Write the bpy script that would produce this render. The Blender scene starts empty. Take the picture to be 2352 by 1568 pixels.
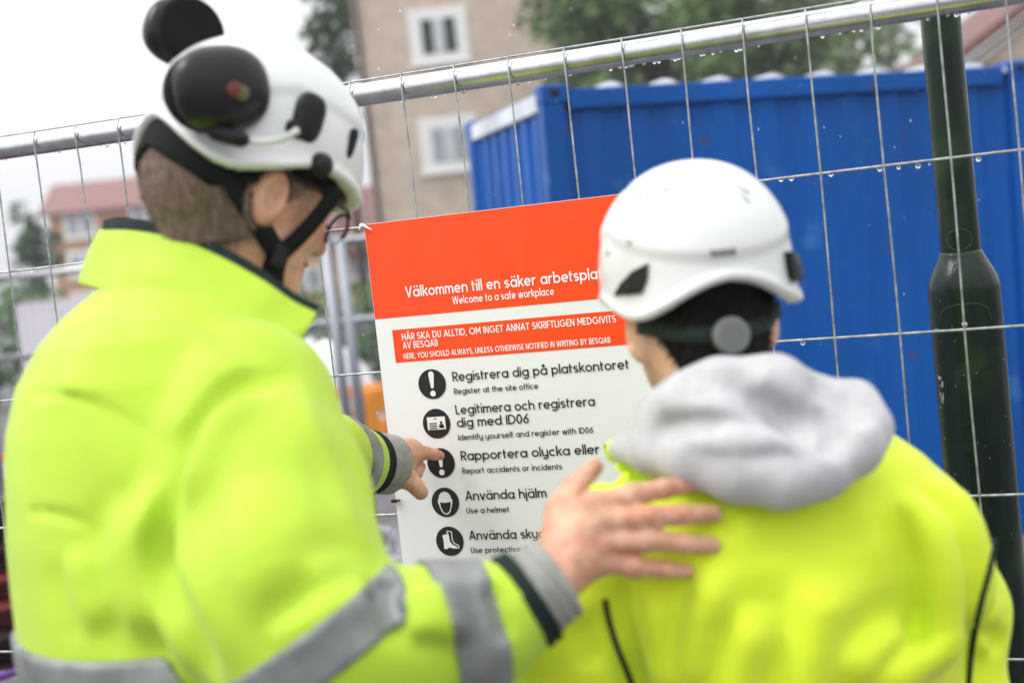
import bpy, bmesh, math, random
import numpy as np
from mathutils import Vector, Matrix
R_ = math.radians
sc = bpy.context.scene

# ------------------------------------------------------------------ camera, world, sun
CW = np.array([0.948421, -2.283933, 1.682085])
RT = np.array([0.928042, 0.35659, -0.107619])
DN = np.array([-0.075953, -0.101688, -0.991913])
FW = np.array([-0.364649, 0.928711, -0.067286])
F = 3267.0
cam = bpy.data.cameras.new('camera'); camo = bpy.data.objects.new('camera', cam); sc.collection.objects.link(camo)
cam.sensor_width = 36; cam.lens = F/2352*36; cam.clip_start = 0.05; cam.clip_end = 2000
m = Matrix.Identity(4)
for i in range(3):
    m[i][0] = RT[i]; m[i][1] = -DN[i]; m[i][2] = -FW[i]; m[i][3] = CW[i]
camo.matrix_world = m
cam.dof.use_dof = True; cam.dof.focus_distance = 2.5; cam.dof.aperture_fstop = 2.5; cam.dof.aperture_blades = 0
sc.camera = camo
SUN_EL, SUN_AZ = R_(52), R_(-120)          # azimuth from +y towards +x
world = bpy.data.worlds.new("World"); sc.world = world; world.use_nodes = True
nt = world.node_tree; nt.nodes.clear()
sky = nt.nodes.new('ShaderNodeTexSky'); sky.sky_type = 'NISHITA'; sky.sun_disc = False
sky.sun_elevation = SUN_EL; sky.sun_rotation = SUN_AZ; sky.dust_density = 4.0; sky.air_density = 1.0
hs = nt.nodes.new('ShaderNodeHueSaturation'); hs.inputs['Saturation'].default_value = 0.12
bg = nt.nodes.new('ShaderNodeBackground'); bg.inputs['Strength'].default_value = 0.15
wo = nt.nodes.new('ShaderNodeOutputWorld')
mx = nt.nodes.new('ShaderNodeMixRGB'); mx.inputs['Fac'].default_value = .72;    # cloud deck, three times brighter overhead than at the horizon
tcw = nt.nodes.new('ShaderNodeTexCoord'); sxw = nt.nodes.new('ShaderNodeSeparateXYZ'); mrw = nt.nodes.new('ShaderNodeMapRange'); vmw = nt.nodes.new('ShaderNodeVectorMath'); vmw.operation = 'SCALE'
nt.links.new(tcw.outputs['Generated'], sxw.inputs[0]); nt.links.new(sxw.outputs['Z'], mrw.inputs['Value'])
mrw.inputs['To Min'].default_value = 4.1; mrw.inputs['To Max'].default_value = 12.6; vmw.inputs[0].default_value = (.985, 1.0, 1.025)
nt.links.new(mrw.outputs[0], vmw.inputs['Scale']); nt.links.new(vmw.outputs[0], mx.inputs['Color2'])
nt.links.new(sky.outputs[0], hs.inputs['Color']); nt.links.new(hs.outputs[0], mx.inputs['Color1']); nt.links.new(mx.outputs[0], bg.inputs[0]); nt.links.new(bg.outputs[0], wo.inputs[0])
sl = bpy.data.lights.new('sun', 'SUN'); sl.energy = 0.9; sl.angle = R_(20); sl.color = (1, 0.97, 0.93)
so = bpy.data.objects.new('sun', sl); sc.collection.objects.link(so)
sd = Vector((math.sin(SUN_AZ)*math.cos(SUN_EL), math.cos(SUN_AZ)*math.cos(SUN_EL), math.sin(SUN_EL)))
so.rotation_euler = sd.to_track_quat('Z', 'Y').to_euler(); so.location = (0, 0, 20)
sc.view_settings.view_transform = 'Standard'; sc.view_settings.look = 'None'
sc.view_settings.exposure = 0.64; sc.view_settings.gamma = 1; sc.view_settings.use_curve_mapping = False
sc.cycles.use_denoising = True
sc.cycles.max_bounces = 8

# ------------------------------------------------------------------ helpers
def ray(u, v): return FW + RT*((u-1176)/F) + DN*((v-784)/F)
def P(u, v, d): return CW + ray(u, v)*d
COL = sc.collection
def link(name, me, parent=None, **pr):
    o = bpy.data.objects.new(name, me); COL.objects.link(o)
    if parent is not None: o.parent = parent
    for k, w in pr.items(): o[k] = w
    return o
def thing(name, loc, label, cat, group=None, kind=None):
    o = bpy.data.objects.new(name, None); COL.objects.link(o); o.location = tuple(loc); o['label'] = label
    if cat: o['category'] = cat
    if group: o['group'] = group
    if kind: o['kind'] = kind
    o.empty_display_size = .1
    return o
def base_of(o):
    b = np.zeros(3)
    while o is not None:
        b = b + np.array(o.location); o = o.parent
    return b
def mesh(name, V, Fc, mat, parent=None, smooth=False, **pr):
    V = np.asarray(V, float)
    if parent is not None: V = V - base_of(parent)
    me = bpy.data.meshes.new(name); me.from_pydata([tuple(map(float, x)) for x in V], [], [tuple(map(int, f)) for f in Fc]); me.update()
    if mat is not None: me.materials.append(mat)
    if smooth: me.polygons.foreach_set('use_smooth', [True]*len(me.polygons))
    return link(name, me, parent, **pr)
class MB:
    def __init__(s): s.V = []; s.F = []
    def add(s, V, Fc):
        n = len(s.V); s.V += [np.asarray(x, float) for x in V]; s.F += [tuple(i+n for i in f) for f in Fc]; return s
    def box(s, c, h, rot=None):
        c = np.asarray(c, float); M = np.eye(3) if rot is None else rot
        V = [c + M @ np.array([x*h[0], y*h[1], z*h[2]]) for x in (-1, 1) for y in (-1, 1) for z in (-1, 1)]
        return s.add(V, [(0,1,3,2),(4,6,7,5),(0,4,5,1),(2,3,7,6),(0,2,6,4),(1,5,7,3)])
    def box2(s, lo, hi): lo = np.array(lo, float); hi = np.array(hi, float); return s.box((lo+hi)/2, (hi-lo)/2)
    def tube(s, pts, r, n=10, cap=True):
        pts = [np.asarray(p, float) for p in pts]; rs = r if hasattr(r, '__len__') else [r]*len(pts)
        up = np.array([0, 0, 1.0]); V = []; Fc = []; a = None
        for i, p in enumerate(pts):
            t = pts[min(i+1, len(pts)-1)] - pts[max(i-1, 0)]; t = t/(np.linalg.norm(t)+1e-12)
            if a is None:
                a = np.cross(t, up if abs(t[2]) < .9 else np.array([1.0, 0, 0]))
            a = a - t*(a@t); a /= np.linalg.norm(a)+1e-12; b = np.cross(t, a)
            for k in range(n):
                q = 2*math.pi*k/n; V.append(p + rs[i]*(a*math.cos(q)+b*math.sin(q)))
        for i in range(len(pts)-1):
            for k in range(n):
                k2 = (k+1) % n; Fc.append((i*n+k, i*n+k2, (i+1)*n+k2, (i+1)*n+k))
        if cap: Fc += [tuple(range(n))[::-1], tuple((len(pts)-1)*n+k for k in range(n))]
        return s.add(V, Fc)
    def ball(s, c, r, seg=10, rings=6, rot=None):
        c = np.asarray(c, float); r = np.array(r if hasattr(r, '__len__') else [r]*3, float); M = np.eye(3) if rot is None else rot
        V = [c+M@np.array([0, 0, r[2]])]
        for i in range(1, rings):
            t = math.pi*i/rings
            for k in range(seg):
                q = 2*math.pi*k/seg; V.append(c+M@(r*np.array([math.sin(t)*math.cos(q), math.sin(t)*math.sin(q), math.cos(t)])))
        V.append(c-M@np.array([0, 0, r[2]])); Fc = [(0, 1+k, 1+(k+1) % seg) for k in range(seg)]
        for i in range(rings-2):
            for k in range(seg):
                a = 1+i*seg+k; b = 1+i*seg+(k+1) % seg; Fc.append((a, a+seg, b+seg, b))
        e = len(V)-1; Fc += [(e, e-seg+(k+1) % seg, e-seg+k) for k in range(seg)]
        return s.add(V, Fc)
    def build(s, name, mat, parent=None, smooth=False, bevel=0, **pr):
        o = mesh(name, s.V, s.F, mat, parent, smooth, **pr)
        if bevel:
            b = o.modifiers.new('bevel', 'BEVEL'); b.width = bevel; b.segments = 2; b.limit_method = 'ANGLE'
        return o
def rotz(a): c, s = math.cos(a), math.sin(a); return np.array([[c, -s, 0], [s, c, 0], [0, 0, 1.0]])

# ------------------------------------------------------------------ materials
def mat(name, col, rough=.6, metal=0, var=0.0, vscale=8, col2=None, bump=0, bscale=40, sheen=0, spec=.5, coat=0, detail=4, stretch=None, trans=0, ior=1.45, thr=(.35, .65)):
    M = bpy.data.materials.new(name); M.use_nodes = True; n = M.node_tree; b = n.nodes['Principled BSDF']
    b.inputs['Base Color'].default_value = (*col, 1); b.inputs['Roughness'].default_value = rough; b.inputs['Metallic'].default_value = metal
    b.inputs['Specular IOR Level'].default_value = spec; b.inputs['Coat Weight'].default_value = coat; b.inputs['IOR'].default_value = ior
    b.inputs['Transmission Weight'].default_value = trans
    if sheen: b.inputs['Sheen Weight'].default_value = sheen
    tc = n.nodes.new('ShaderNodeTexCoord'); src = tc.outputs['Object']
    if stretch:
        mp = n.nodes.new('ShaderNodeMapping'); mp.inputs['Scale'].default_value = stretch; n.links.new(src, mp.inputs[0]); src = mp.outputs[0]
    if var or col2:
        t = n.nodes.new('ShaderNodeTexNoise'); t.inputs['Scale'].default_value = vscale; t.inputs['Detail'].default_value = detail
        n.links.new(src, t.inputs[0]); r = n.nodes.new('ShaderNodeValToRGB')
        r.color_ramp.elements[0].position, r.color_ramp.elements[1].position = thr
        c2 = col2 or tuple(min(1, x*(1+var)) for x in col); c1 = col if col2 else tuple(x*(1-var) for x in col)
        r.color_ramp.elements[0].color = (*c1, 1); r.color_ramp.elements[1].color = (*c2, 1)
        n.links.new(t.outputs[0], r.inputs[0]); n.links.new(r.outputs[0], b.inputs['Base Color'])
    if bump:
        t = n.nodes.new('ShaderNodeTexNoise'); t.inputs['Scale'].default_value = bscale; t.inputs['Detail'].default_value = 5
        n.links.new(src, t.inputs[0]); bp = n.nodes.new('ShaderNodeBump'); bp.inputs['Strength'].default_value = bump; bp.inputs['Distance'].default_value = .01
        n.links.new(t.outputs[0], bp.inputs['Height']); n.links.new(bp.outputs[0], b.inputs['Normal'])
    return M
def srgb(r, g, b): return tuple((c/255/12.92) if c/255 <= .04045 else ((c/255+.055)/1.055)**2.4 for c in (r, g, b))
M = {}
M['galv'] = mat('galvanised steel', (.55, .56, .57), .27, 1, var=.12, vscale=30, bump=.03, bscale=200)
M['wire'] = mat('galvanised wire', (.36, .37, .37), .42, .8, var=.3, vscale=60)
M['signwhite'] = mat('white plastic board', (.82, .82, .82), .4, var=.02, vscale=5, bump=.03, bscale=300)
M['orange'] = mat('orange print', srgb(252, 74, 22), .38, var=.07, vscale=14, stretch=(3, 3, 1), bump=.04, bscale=350)
M['printblack'] = mat('black print', (.012, .011, .014), .45)
M['printwhite'] = mat('white print', (.82, .83, .82), .45)
M['hiviz'] = mat('fluorescent yellow green fabric', (.40, .58, .036), .62, var=.06, vscale=9, bump=.12, bscale=260, sheen=.15, spec=.25)
M['hivizB'] = mat('fluorescent yellow fabric', (.64, .79, .028), .62, var=.035, vscale=7, bump=.12, bscale=260, sheen=.15, spec=.25)
M['reflect'] = mat('grey reflective tape', (.20, .21, .205), .45, .3, var=.2, vscale=25, bump=.08, bscale=300)
M['cuffgrey'] = mat('grey knit cuff', (.29, .29, .265), .9, var=.12, vscale=40, bump=.4, bscale=300)
M['darktrim'] = mat('dark green trim fabric', (.012, .021, .019), .8, spec=.2, var=.2, vscale=50, bump=.2, bscale=300)
M['skin'] = mat('skin', (.60, .335, .215), .48, var=.16, vscale=45, bump=.15, bscale=220)
M['skinpale'] = mat('skin of pointing hand and face', (.66, .39, .265), .5, var=.10, vscale=28, bump=.15, bscale=220)
for k in ('skin', 'skinpale'):
    b = M[k].node_tree.nodes['Principled BSDF']; b.inputs['Subsurface Weight'].default_value = .12; b.inputs['Subsurface Radius'].default_value = (.012, .005, .003)
M['nail'] = mat('finger nail', (.72, .48, .42), .3)
M['hairbrown'] = mat('short light brown hair', (.17, .115, .085), .75, var=.32, vscale=140, bump=.5, bscale=300, stretch=(1, 1, .3))
M['hairblack'] = mat('black hair', (.007, .005, .0045), .7, spec=.2, var=.4, vscale=160, bump=.6, bscale=300, stretch=(1, 1, .3))
M['helmet'] = mat('white helmet plastic', (.68, .69, .68), .28, var=.02, vscale=9, coat=.2)
M['blackplastic'] = mat('black plastic', (.009, .009, .010), .4, var=.2, vscale=20, spec=.3)
M['muff'] = mat('black earmuff shell', (.010, .010, .011), .3, var=.3, vscale=30, spec=.35)
M['strap'] = mat('black webbing', (.008, .009, .009), .85, spec=.2, bump=.2, bscale=300)
M['knob'] = mat('grey plastic', (.15, .165, .15), .45)
M['greymark'] = mat('grey moulded mark', (.42, .43, .44), .5)
M['red_reflection'] = mat('red painted reflection', srgb(105, 40, 34), .4)  # reddish reflection on the ear cup, put in as colour
M['darkmark'] = mat('dark moulded mark', (.10, .10, .11), .5)
M['greenstrap'] = mat('dark green grey webbing', (.022, .035, .028), .8, bump=.2, bscale=300)
M['capgrey'] = mat('mid grey plastic cap', (.13, .13, .135), .5)
M['faintline'] = mat('faint scratched edge', (.05, .055, .055), .5)
M['olive_reflection'] = mat('olive painted reflection', (.10, .09, .03), .4)  # greenish reflection on the ear cup, put in as colour
M['hood'] = mat('light grey sweatshirt fabric', (.45, .447, .455), .95, var=.06, vscale=50, bump=.12, bscale=240, sheen=.1)
M['trousers'] = mat('dark work trousers', (.03, .032, .04), .85, bump=.2, bscale=200)
M['boot'] = mat('black leather boots', (.02, .018, .016), .5)
M['lens'] = mat('clear spectacle lens', (.9, .95, .95), .0, trans=1, ior=1.45)
M['specframe'] = mat('dark spectacle frame', (.03, .012, .014), .3)
M['blue'] = mat('blue container paint', (.0004, .076, .325), .42, spec=.25, var=.16, vscale=1.6, bump=.06, bscale=6, stretch=(1, 1, .25))
M['roofsheen'] = mat('wet container roof with painted sky reflection', (.55, .58, .66), .35, var=.2, vscale=4)  # sky reflected in the wet roof, painted in as a pale colour
M['darkhole'] = mat('dark opening', (.006, .007, .01), .8)
M['pole'] = mat('dark green painted steel', (.003, .009, .007), .20, var=.6, vscale=26, col2=(.010, .024, .008), stretch=(1, 1, .12), bump=.22, bscale=70, spec=.3, thr=(.4, .8))
def rusty(Mt, col, scale, a, b, amount):
    n = Mt.node_tree; bs = n.nodes['Principled BSDF']; src = bs.inputs['Base Color'].links[0].from_socket
    t = n.nodes.new('ShaderNodeTexNoise'); t.inputs['Scale'].default_value = scale; t.inputs['Detail'].default_value = 6; tc = n.nodes.new('ShaderNodeTexCoord'); n.links.new(tc.outputs['Object'], t.inputs[0])
    mr = n.nodes.new('ShaderNodeMapRange'); mr.inputs['From Min'].default_value = a; mr.inputs['From Max'].default_value = b; mr.inputs['To Max'].default_value = amount; n.links.new(t.outputs[0], mr.inputs[0])
    mx = n.nodes.new('ShaderNodeMixRGB'); mx.inputs['Color2'].default_value = (*col, 1); n.links.new(mr.outputs[0], mx.inputs['Fac']); n.links.new(src, mx.inputs['Color1']); n.links.new(mx.outputs[0], bs.inputs['Base Color'])
rusty(M['blue'], (.10, .045, .03), 7, .66, .72, .8); rusty(M['blue'], (.10, .30, .60), 5, .62, .80, .5); rusty(M['pole'], (.030, .055, .02), 9, .52, .75, .7)
M['chipped'] = mat('chipped grey primer', (.25, .26, .27), .5)
rusty(M['skin'], (.48, .13, .085), 34, .46, .68, .6); rusty(M['skinpale'], (.56, .18, .12), 34, .52, .75, .4)
M['screw'] = mat('steel screw', (.6, .6, .6), .3, 1)
M['water'] = mat('water drops', (.95, .97, 1), .02, trans=1, ior=1.33)
M['zip'] = mat('white nylon', (.8, .8, .78), .4)
M['zipblack'] = mat('black nylon', (.01, .01, .01), .4)

# ------------------------------------------------------------------ ground
def ground():
    N = 60; V = []; Fc = []
    xs = np.concatenate([-np.geomspace(240, 1, 34), np.linspace(-.9, .9, 5), np.geomspace(1, 240, 34)])
    ys = np.concatenate([-np.geomspace(60, 3, 16), np.linspace(-2.6, 20, 70), np.geomspace(21, 260, 24)])
    rng = np.random.RandomState(3)
    for y in ys:
        for x in xs:
            far = abs(x)+abs(y); z = rng.uniform(-.012, .012)*(1 if far < 25 else 0) if y > .6 else rng.uniform(-.004, .004)
            V.append((x, y, z))
    nx = len(xs)
    for j in range(len(ys)-1):
        for i in range(nx-1): Fc.append((j*nx+i, j*nx+i+1, (j+1)*nx+i+1, (j+1)*nx+i))
    g = mat('wet gravel ground', (.055, .052, .055), .7, var=.5, vscale=9, col2=(.16, .15, .16), bump=1.0, bscale=30, detail=10)
    mesh('ground', V, Fc, g, None, True, kind='structure')
ground()

# ------------------------------------------------------------------ fence with wire mesh
def spread(i):                                # small unevenness of the welded wires (metres)
    xs = [-1, 0, 2, 4, 7, 9, 11, 13, 15, 17, 18, 20]; ys = [.0035, .0025, .0, -.001, -.0027, -.0012, 0, .0017, .0018, -.0005, -.0028, 0]
    return float(np.interp(i, xs, ys))
rng = random.Random(5)
fence = thing('construction_fence', (0.2, 0.02, 0), 'galvanised steel site fence panel of welded wire mesh under a wet tubular top rail', 'fence')
mb = MB()
x0, x1 = -1.55, 1.95
xr = np.linspace(x0, x1, 60)
rz = lambda x: 1.979 - .0035*math.cos((x-.1)*1.6)
mb.tube([(x, .0215, rz(x)) for x in xr], .0205, 24); mb.build('top_rail', M['galv'], fence, True)
for x in (x0, x1):
    MB().tube([(x, .0215, 0.02), (x, .0215, 1.975)], .0205, 20).build('side_post', M['galv'], fence, True)
MB().tube([(x0, .0215, .15), (x1, .0215, .15)], .0205, 20).build('bottom_rail', M['galv'], fence, True)
mb = MB()
for i in range(-6, 29):
    x = (i-9)*.1 + spread(i); ph = rng.uniform(0, 6)
    pts = [(x+.001*math.sin(ph+z*3)+.0008*math.sin(ph*2+z*11), -.001, z) for z in np.linspace(.12, 1.93, 30)]
    pts += [(x, -.0022, 1.965), (x, -.0022, 1.985), (x, .002, 2.0005)]
    mb.tube(pts, .0017, 8)
for j in range(0, 8):
    z = 2.0-.26*j if j else 2.001
    sag = rng.uniform(-.002, .002)
    pts = [(x, .0035 if j else .004, z + (.002*math.sin(x*2.3+j) + sag*math.sin(x*5) if j else rz(x)-1.979+.001)) for x in np.linspace(x0, x1, 60)]
    mb.tube(pts, .0021 if j else .0017, 8)
mb.build('wire_mesh', M['wire'], fence, True)
# water drops hanging on the rail and wires
mb = MB()
for k in range(105):
    x = rng.uniform(-1.1, 1.2); r = rng.uniform(.0016, .0036)
    if k > 92: z = 1.74 - .0045 + .002*math.sin(x*2.3+1); y = .0035
    else: z = rz(x)-.0205-r*.35; y = .0215+rng.uniform(-.006, .003)
    mb.ball((x, y, z), (r, r, r*1.15), 10, 7)
for (u, v) in [(1793, 413), (1817, 411), (1908, 401), (2020, 389), (2108, 382), (2247, 366), (1843, 788), (2150, 760)]:
    q = P(u, v, 1); s = (-CW[1])/(ray(u, v)[1]); q = CW+ray(u, v)*s
    mb.ball((q[0], .0035, q[2]), (.0042, .003, .0036), 10, 7)
mb.build('water_drops', M['water'], None, True, kind='stuff', label='clear rain drops hanging under the wet top rail and wires', category='water')

# ------------------------------------------------------------------ stroke lettering
def arc(cx, cy, rx, a0, a1, ry=None, n=None):
    ry = rx if ry is None else ry; n = n or max(4, int(abs(a1-a0)/18))
    return [(cx+rx*math.cos(R_(a0+(a1-a0)*k/n)), cy+ry*math.sin(R_(a0+(a1-a0)*k/n))) for k in range(n+1)]
def glyphs(w):
    h = w/2; X = .70; r = (X-w)/2; D = -.28; G = {}
    def g(ch, strokes, wd): G[ch] = (strokes, wd)
    o = arc(h+r, X/2, r, 0, 360); W = 2*r+w
    dot = lambda x, y: [(x, y-h*1.05), (x, y+h*1.05)]
    g('o', [o], W); g('a', [o, [(W-h, 0), (W-h, X)]], W); g('d', [o, [(W-h, 0), (W-h, 1.03)]], W)
    g('b', [o, [(h, 0), (h, 1.03)]], W); g('p', [o, [(h, D), (h, X)]], W); g('q', [o, [(W-h, D), (W-h, X)]], W)
    g('g', [o, [(W-h, X)]+[(W-h, 0)]+arc(h+r, D+h+r*.62, r, 0, -150, r*.62)], W)
    g('c', [arc(h+r, X/2, r, 45, 315)], W*.9)
    g('e', [arc(h+r, X/2, r, 0, 318), [(h, X/2), (W-h, X/2)]], W)
    rn = r*.86; n_ = [(h, X-h-rn)]+arc(h+rn, X-h-rn, rn, 180, 0)[1:]+[(h+2*rn, 0)]; Wn = 2*rn+w
    g('n', [[(h, 0), (h, X)], n_], Wn); g('h', [[(h, 0), (h, 1.03)], n_], Wn)
    rm = r*.68; m1 = [(h, X-h-rm)]+arc(h+rm, X-h-rm, rm, 180, 0)[1:]+[(h+2*rm, 0)]
    g('m', [[(h, 0), (h, X)], m1, [(x+2*rm, y) for x, y in m1]], 4*rm+w)
    g('u', [[(h, X), (h, h+rn)]+arc(h+rn, h+rn, rn, 180, 360)[1:]+[(h+2*rn, X)], [(h+2*rn, 0), (h+2*rn, X)]], Wn)
    g('y', [[(h, X), (h, h+rn)]+arc(h+rn, h+rn, rn, 180, 360)[1:], [(h+2*rn, X), (h+2*rn, 0)]+arc(h+rn, D+h+rn*.62, rn, 0, -150, rn*.62)], Wn)
    g('r', [[(h, 0), (h, X)], [(h, X-h-rn)]+arc(h+rn, X-h-rn, rn, 180, 70)[1:]], rn*1.35+w*.7)
    g('i', [[(h, 0), (h, X)], dot(h, .92)], w); g('l', [[(h, 0), (h, 1.03)]], w)
    g('j', [[(h, X), (h, D+.1)]+arc(h-.1, D+.1+h*0, .1, 0, -80)[1:], dot(h, .92)], w)
    t = .11; g('t', [[(.12, .93), (.12, h+t)]+arc(.12+t, h+t, t, 180, 280)[1:], [(0, X-h), (.33, X-h)]], .36)
    g('f', [[(.12, 0), (.12, .92-t)]+arc(.12+t, 1.0-h-t+.03, t, 180, 80)[1:], [(0, X-h), (.33, X-h)]], .34)
    g('k', [[(h, 0), (h, 1.03)], [(.50, X), (h, .27)], [(h+.16, .40), (.53, 0)]], .54)
    g('v', [[(h*.8, X), (.29, 0), (.58-h*.8, X)]], .58)
    g('w', [[(h*.8, X), (.24, 0), (.43, X), (.62, 0), (.86-h*.8, X)]], .86)
    g('x', [[(h, X), (.5, 0)], [(h, 0), (.5, X)]], .54); g('z', [[(0, X-h), (.46, X-h), (.03, h), (.5, h)]], .5)
    rs = (X-w)/4; sx = rs*1.35; cx = h+sx
    g('s', [arc(cx, X-h-rs, sx, 35, 270, rs)+arc(cx, h+rs, sx, 90, -145, rs)[1:]], 2*sx+w)
    g('å', [o, [(W-h, 0), (W-h, X)], arc(h+r, .93, .095, 0, 360)], W)
    um = lambda x: [dot(x-.14, .92), dot(x+.14, .92)]
    g('ä', [o, [(W-h, 0), (W-h, X)]]+um(h+r), W); g('ö', [o]+um(h+r), W)
    R = (1-w)/2; oc = arc(h+R, .5, R, 0, 360); WO = 2*R+w
    g('O', [oc], WO); g('Q', [oc, [(R+.12, .3), (WO-.02, -.02)]], WO)
    g('G', [arc(h+R, .5, R, 48, 360), [(h+R+.05, .5), (h+2*R, .5)]], WO); g('C', [arc(h+R, .5, R, 48, 312)], WO*.92)
    A = [[(h*.8, 0), (.38, 1), (.76-h*.8, 0)], [(.18, .30), (.58, .30)]]
    g('A', A, .76); g('Ä', A+[dot(.26, 1.2), dot(.5, 1.2)], .76)
    rb = (1-w)/4
    g('B', [[(h, 0), (h, 1)], [(h, 1-h), (.3, 1-h)]+arc(.3, 1-h-rb, rb, 90, -90)[1:]+[(h, .5)], [(.3, .5)]+arc(.32, h+rb, rb, 90, -90)+[(h, h)]], .32+rb+h)
    g('D', [[(h, 0), (h, 1)], [(h, 1-h), (.25, 1-h)]+arc(.25, .5, R, 90, -90)[1:]+[(h, h)]], .25+R+h)
    g('E', [[(h, 0), (h, 1)], [(h, 1-h), (.5, 1-h)], [(h, .5), (.46, .5)], [(h, h), (.5, h)]], .52)
    g('F', [[(h, 0), (h, 1)], [(h, 1-h), (.48, 1-h)], [(h, .48), (.44, .48)]], .49)
    g('H', [[(h, 0), (h, 1)], [(.66-h, 0), (.66-h, 1)], [(h, .5), (.66-h, .5)]], .66)
    g('I', [[(h, 0), (h, 1)]], w); g('L', [[(h, 1), (h, h), (.46, h)]], .47)
    g('K', [[(h, 0), (h, 1)], [(.58, 1), (h, .38)], [(.2, .52), (.62, 0)]], .62)
    g('M', [[(h, 0), (h, 1), (.41, .3), (.82-h, 1), (.82-h, 0)]], .82); g('N', [[(h, 0), (h, 1), (.68-h, 0), (.68-h, 1)]], .68)
    g('P', [[(h, 0), (h, 1)], [(h, 1-h), (.3, 1-h)]+arc(.3, 1-h-rb*1.1, rb*1.1, 90, -90)[1:]+[(h, 1-h-rb*2.2)]], .3+rb+h)
    g('R', [[(h, 0), (h, 1)], [(h, 1-h), (.3, 1-h)]+arc(.3, 1-h-rb*1.1, rb*1.1, 90, -90)[1:]+[(h, 1-h-rb*2.2)], [(.28, .42), (.55, 0)]], .58)
    rS = (1-w)/4; sX = rS*1.15; c = h+sX
    g('S', [arc(c, 1-h-rS, sX, 35, 270, rS)+arc(c, h+rS, sX, 90, -145, rS)[1:]], 2*sX+w)
    g('T', [[(.29, 0), (.29, 1)], [(0, 1-h), (.58, 1-h)]], .58)
    ru = .62/2-h; g('U', [[(h, 1), (h, h+ru)]+arc(h+ru, h+ru, ru, 180, 360)[1:]+[(h+2*ru, 1)]], .62)
    g('V', [[(h*.8, 1), (.36, 0), (.72-h*.8, 1)]], .72)
    g('W', [[(h*.8, 1), (.29, 0), (.54, 1), (.79, 0), (1.08-h*.8, 1)]], 1.08)
    g('Y', [[(h*.6, 1), (.33, .45), (.66-h*.6, 1)], [(.33, .47), (.33, 0)]], .66)
    g('0', [arc(.29, .5, .29-h, 0, 360, .5-h)], .58)
    g('6', [arc(.29, .31, .29-h, 0, 360, .31-h), [(.5, 1)]+[(.12, .48)]], .58)
    g(',', [[(h, h*1.4), (h*.3, -.16)]], w); g('.', [dot(h, h)], w)
    return G
def ribbon(mb, pts, w, T, z):
    pts = [np.array(p, float) for p in pts]
    for i in range(1, len(pts)-1):                                     # a sharp corner ends one stroke and starts the next
        a_, b_ = pts[i]-pts[i-1], pts[i+1]-pts[i]
        if a_@b_ < .25*np.linalg.norm(a_)*np.linalg.norm(b_) and np.linalg.norm(a_) > .05:
            e1 = pts[i]+a_/np.linalg.norm(a_)*w*.12; e2 = pts[i]-b_/np.linalg.norm(b_)*w*.12
            ribbon(mb, pts[:i]+[e1], w, T, z); return ribbon(mb, [e2]+pts[i+1:], w, T, z+.00003)
    closed = np.linalg.norm(pts[0]-pts[-1]) < 1e-6; n = len(pts); L = []
    for i in range(n):
        if closed: a = pts[(i-1) % (n-1)]; c = pts[(i+1) % (n-1)] if i < n-1 else pts[1]
        else: a = pts[max(i-1, 0)]; c = pts[min(i+1, n-1)]
        b = pts[i]; d1 = b-a; d2 = c-b
        if np.linalg.norm(d1) < 1e-9: d1 = d2
        if np.linalg.norm(d2) < 1e-9: d2 = d1
        d1 = d1/np.linalg.norm(d1); d2 = d2/np.linalg.norm(d2)
        t = d1+d2; t = t/(np.linalg.norm(t)+1e-9); nr = np.array([-t[1], t[0]])
        k = 1/max(.55, abs(nr@np.array([-d1[1], d1[0]])))
        L.append((b+nr*w/2*k, b-nr*w/2*k))
    V = []; Fc = []
    for l, r in L: V += [T(l[0], l[1], z), T(r[0], r[1], z)]
    for i in range(n-1): Fc.append((2*i, 2*i+1, 2*i+3, 2*i+2))
    mb.add(V, Fc)
SX0, SX1, SZT, SZB, SY = -.203, .297, 1.7465, .80, -.0065
def sgn(x, z, lift): return np.array([x, SY-lift, z])
def text(s, x, z, cap, xe=None, weight=.125, mt='printblack', lift=.0012, sp=.09, word=.36, parent=None, ztop=None):
    G = glyphs(weight); adv = 0; out = []
    for ch in s:
        if ch == ' ': adv += word; continue
        st, wd = G[ch]; out.append((st, adv)); adv += wd+sp
    tot = adv-sp; sx = cap if xe is None else (xe-x)/tot
    mb = MB(); k = 0
    for st, a in out:
        for q in st:
            k += 1
            ribbon(mb, q, weight, lambda X, Y, zz, a=a: sgn(x+(a+X)*sx, z+Y*cap, zz), lift+.00006*(k % 4))
    return mb.build('text_line', M[mt], parent)

sign = thing('safety_sign', ((SX0+SX1)/2, SY, SZB), 'white and orange site safety sign with black pictograms and text tied to the wire mesh', 'sign')
MB().box2((SX0, SY, SZB), (SX1, SY+.003, SZT)).build('board', M['signwhite'], sign)
def flat(name, x0, x1, z0, z1, lift, mt, parent): 
    return mesh(name, [sgn(x0, z0, lift), sgn(x1, z0, lift), sgn(x1, z1, lift), sgn(x0, z1, lift)], [(0, 1, 2, 3)], M[mt], parent)
flat('header_field', SX0+.0006, SX1-.0006, 1.5765, SZT-.0008, .0005, 'orange', sign)
flat('banner_field', -.1713, .267, 1.496, 1.5545, .0005, 'orange', sign)
tk = dict(parent=sign)
text('Välkommen till en säker arbetsplats', -.1363, 1.6098, .0195, .2395, .15, 'printwhite', **tk)
text('Welcome to a safe workplace', -.0481, 1.5903, .0135, .1408, .15, 'printwhite', **tk)
text('HÄR SKA DU ALLTID, OM INGET ANNAT SKRIFTLIGEN MEDGIVITS', -.1533, 1.5350, .0122, .2451, .155, 'printwhite', **tk)
text('AV BESQAB', -.1533, 1.5198, .0122, -.0846, .155, 'printwhite', **tk)
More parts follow.
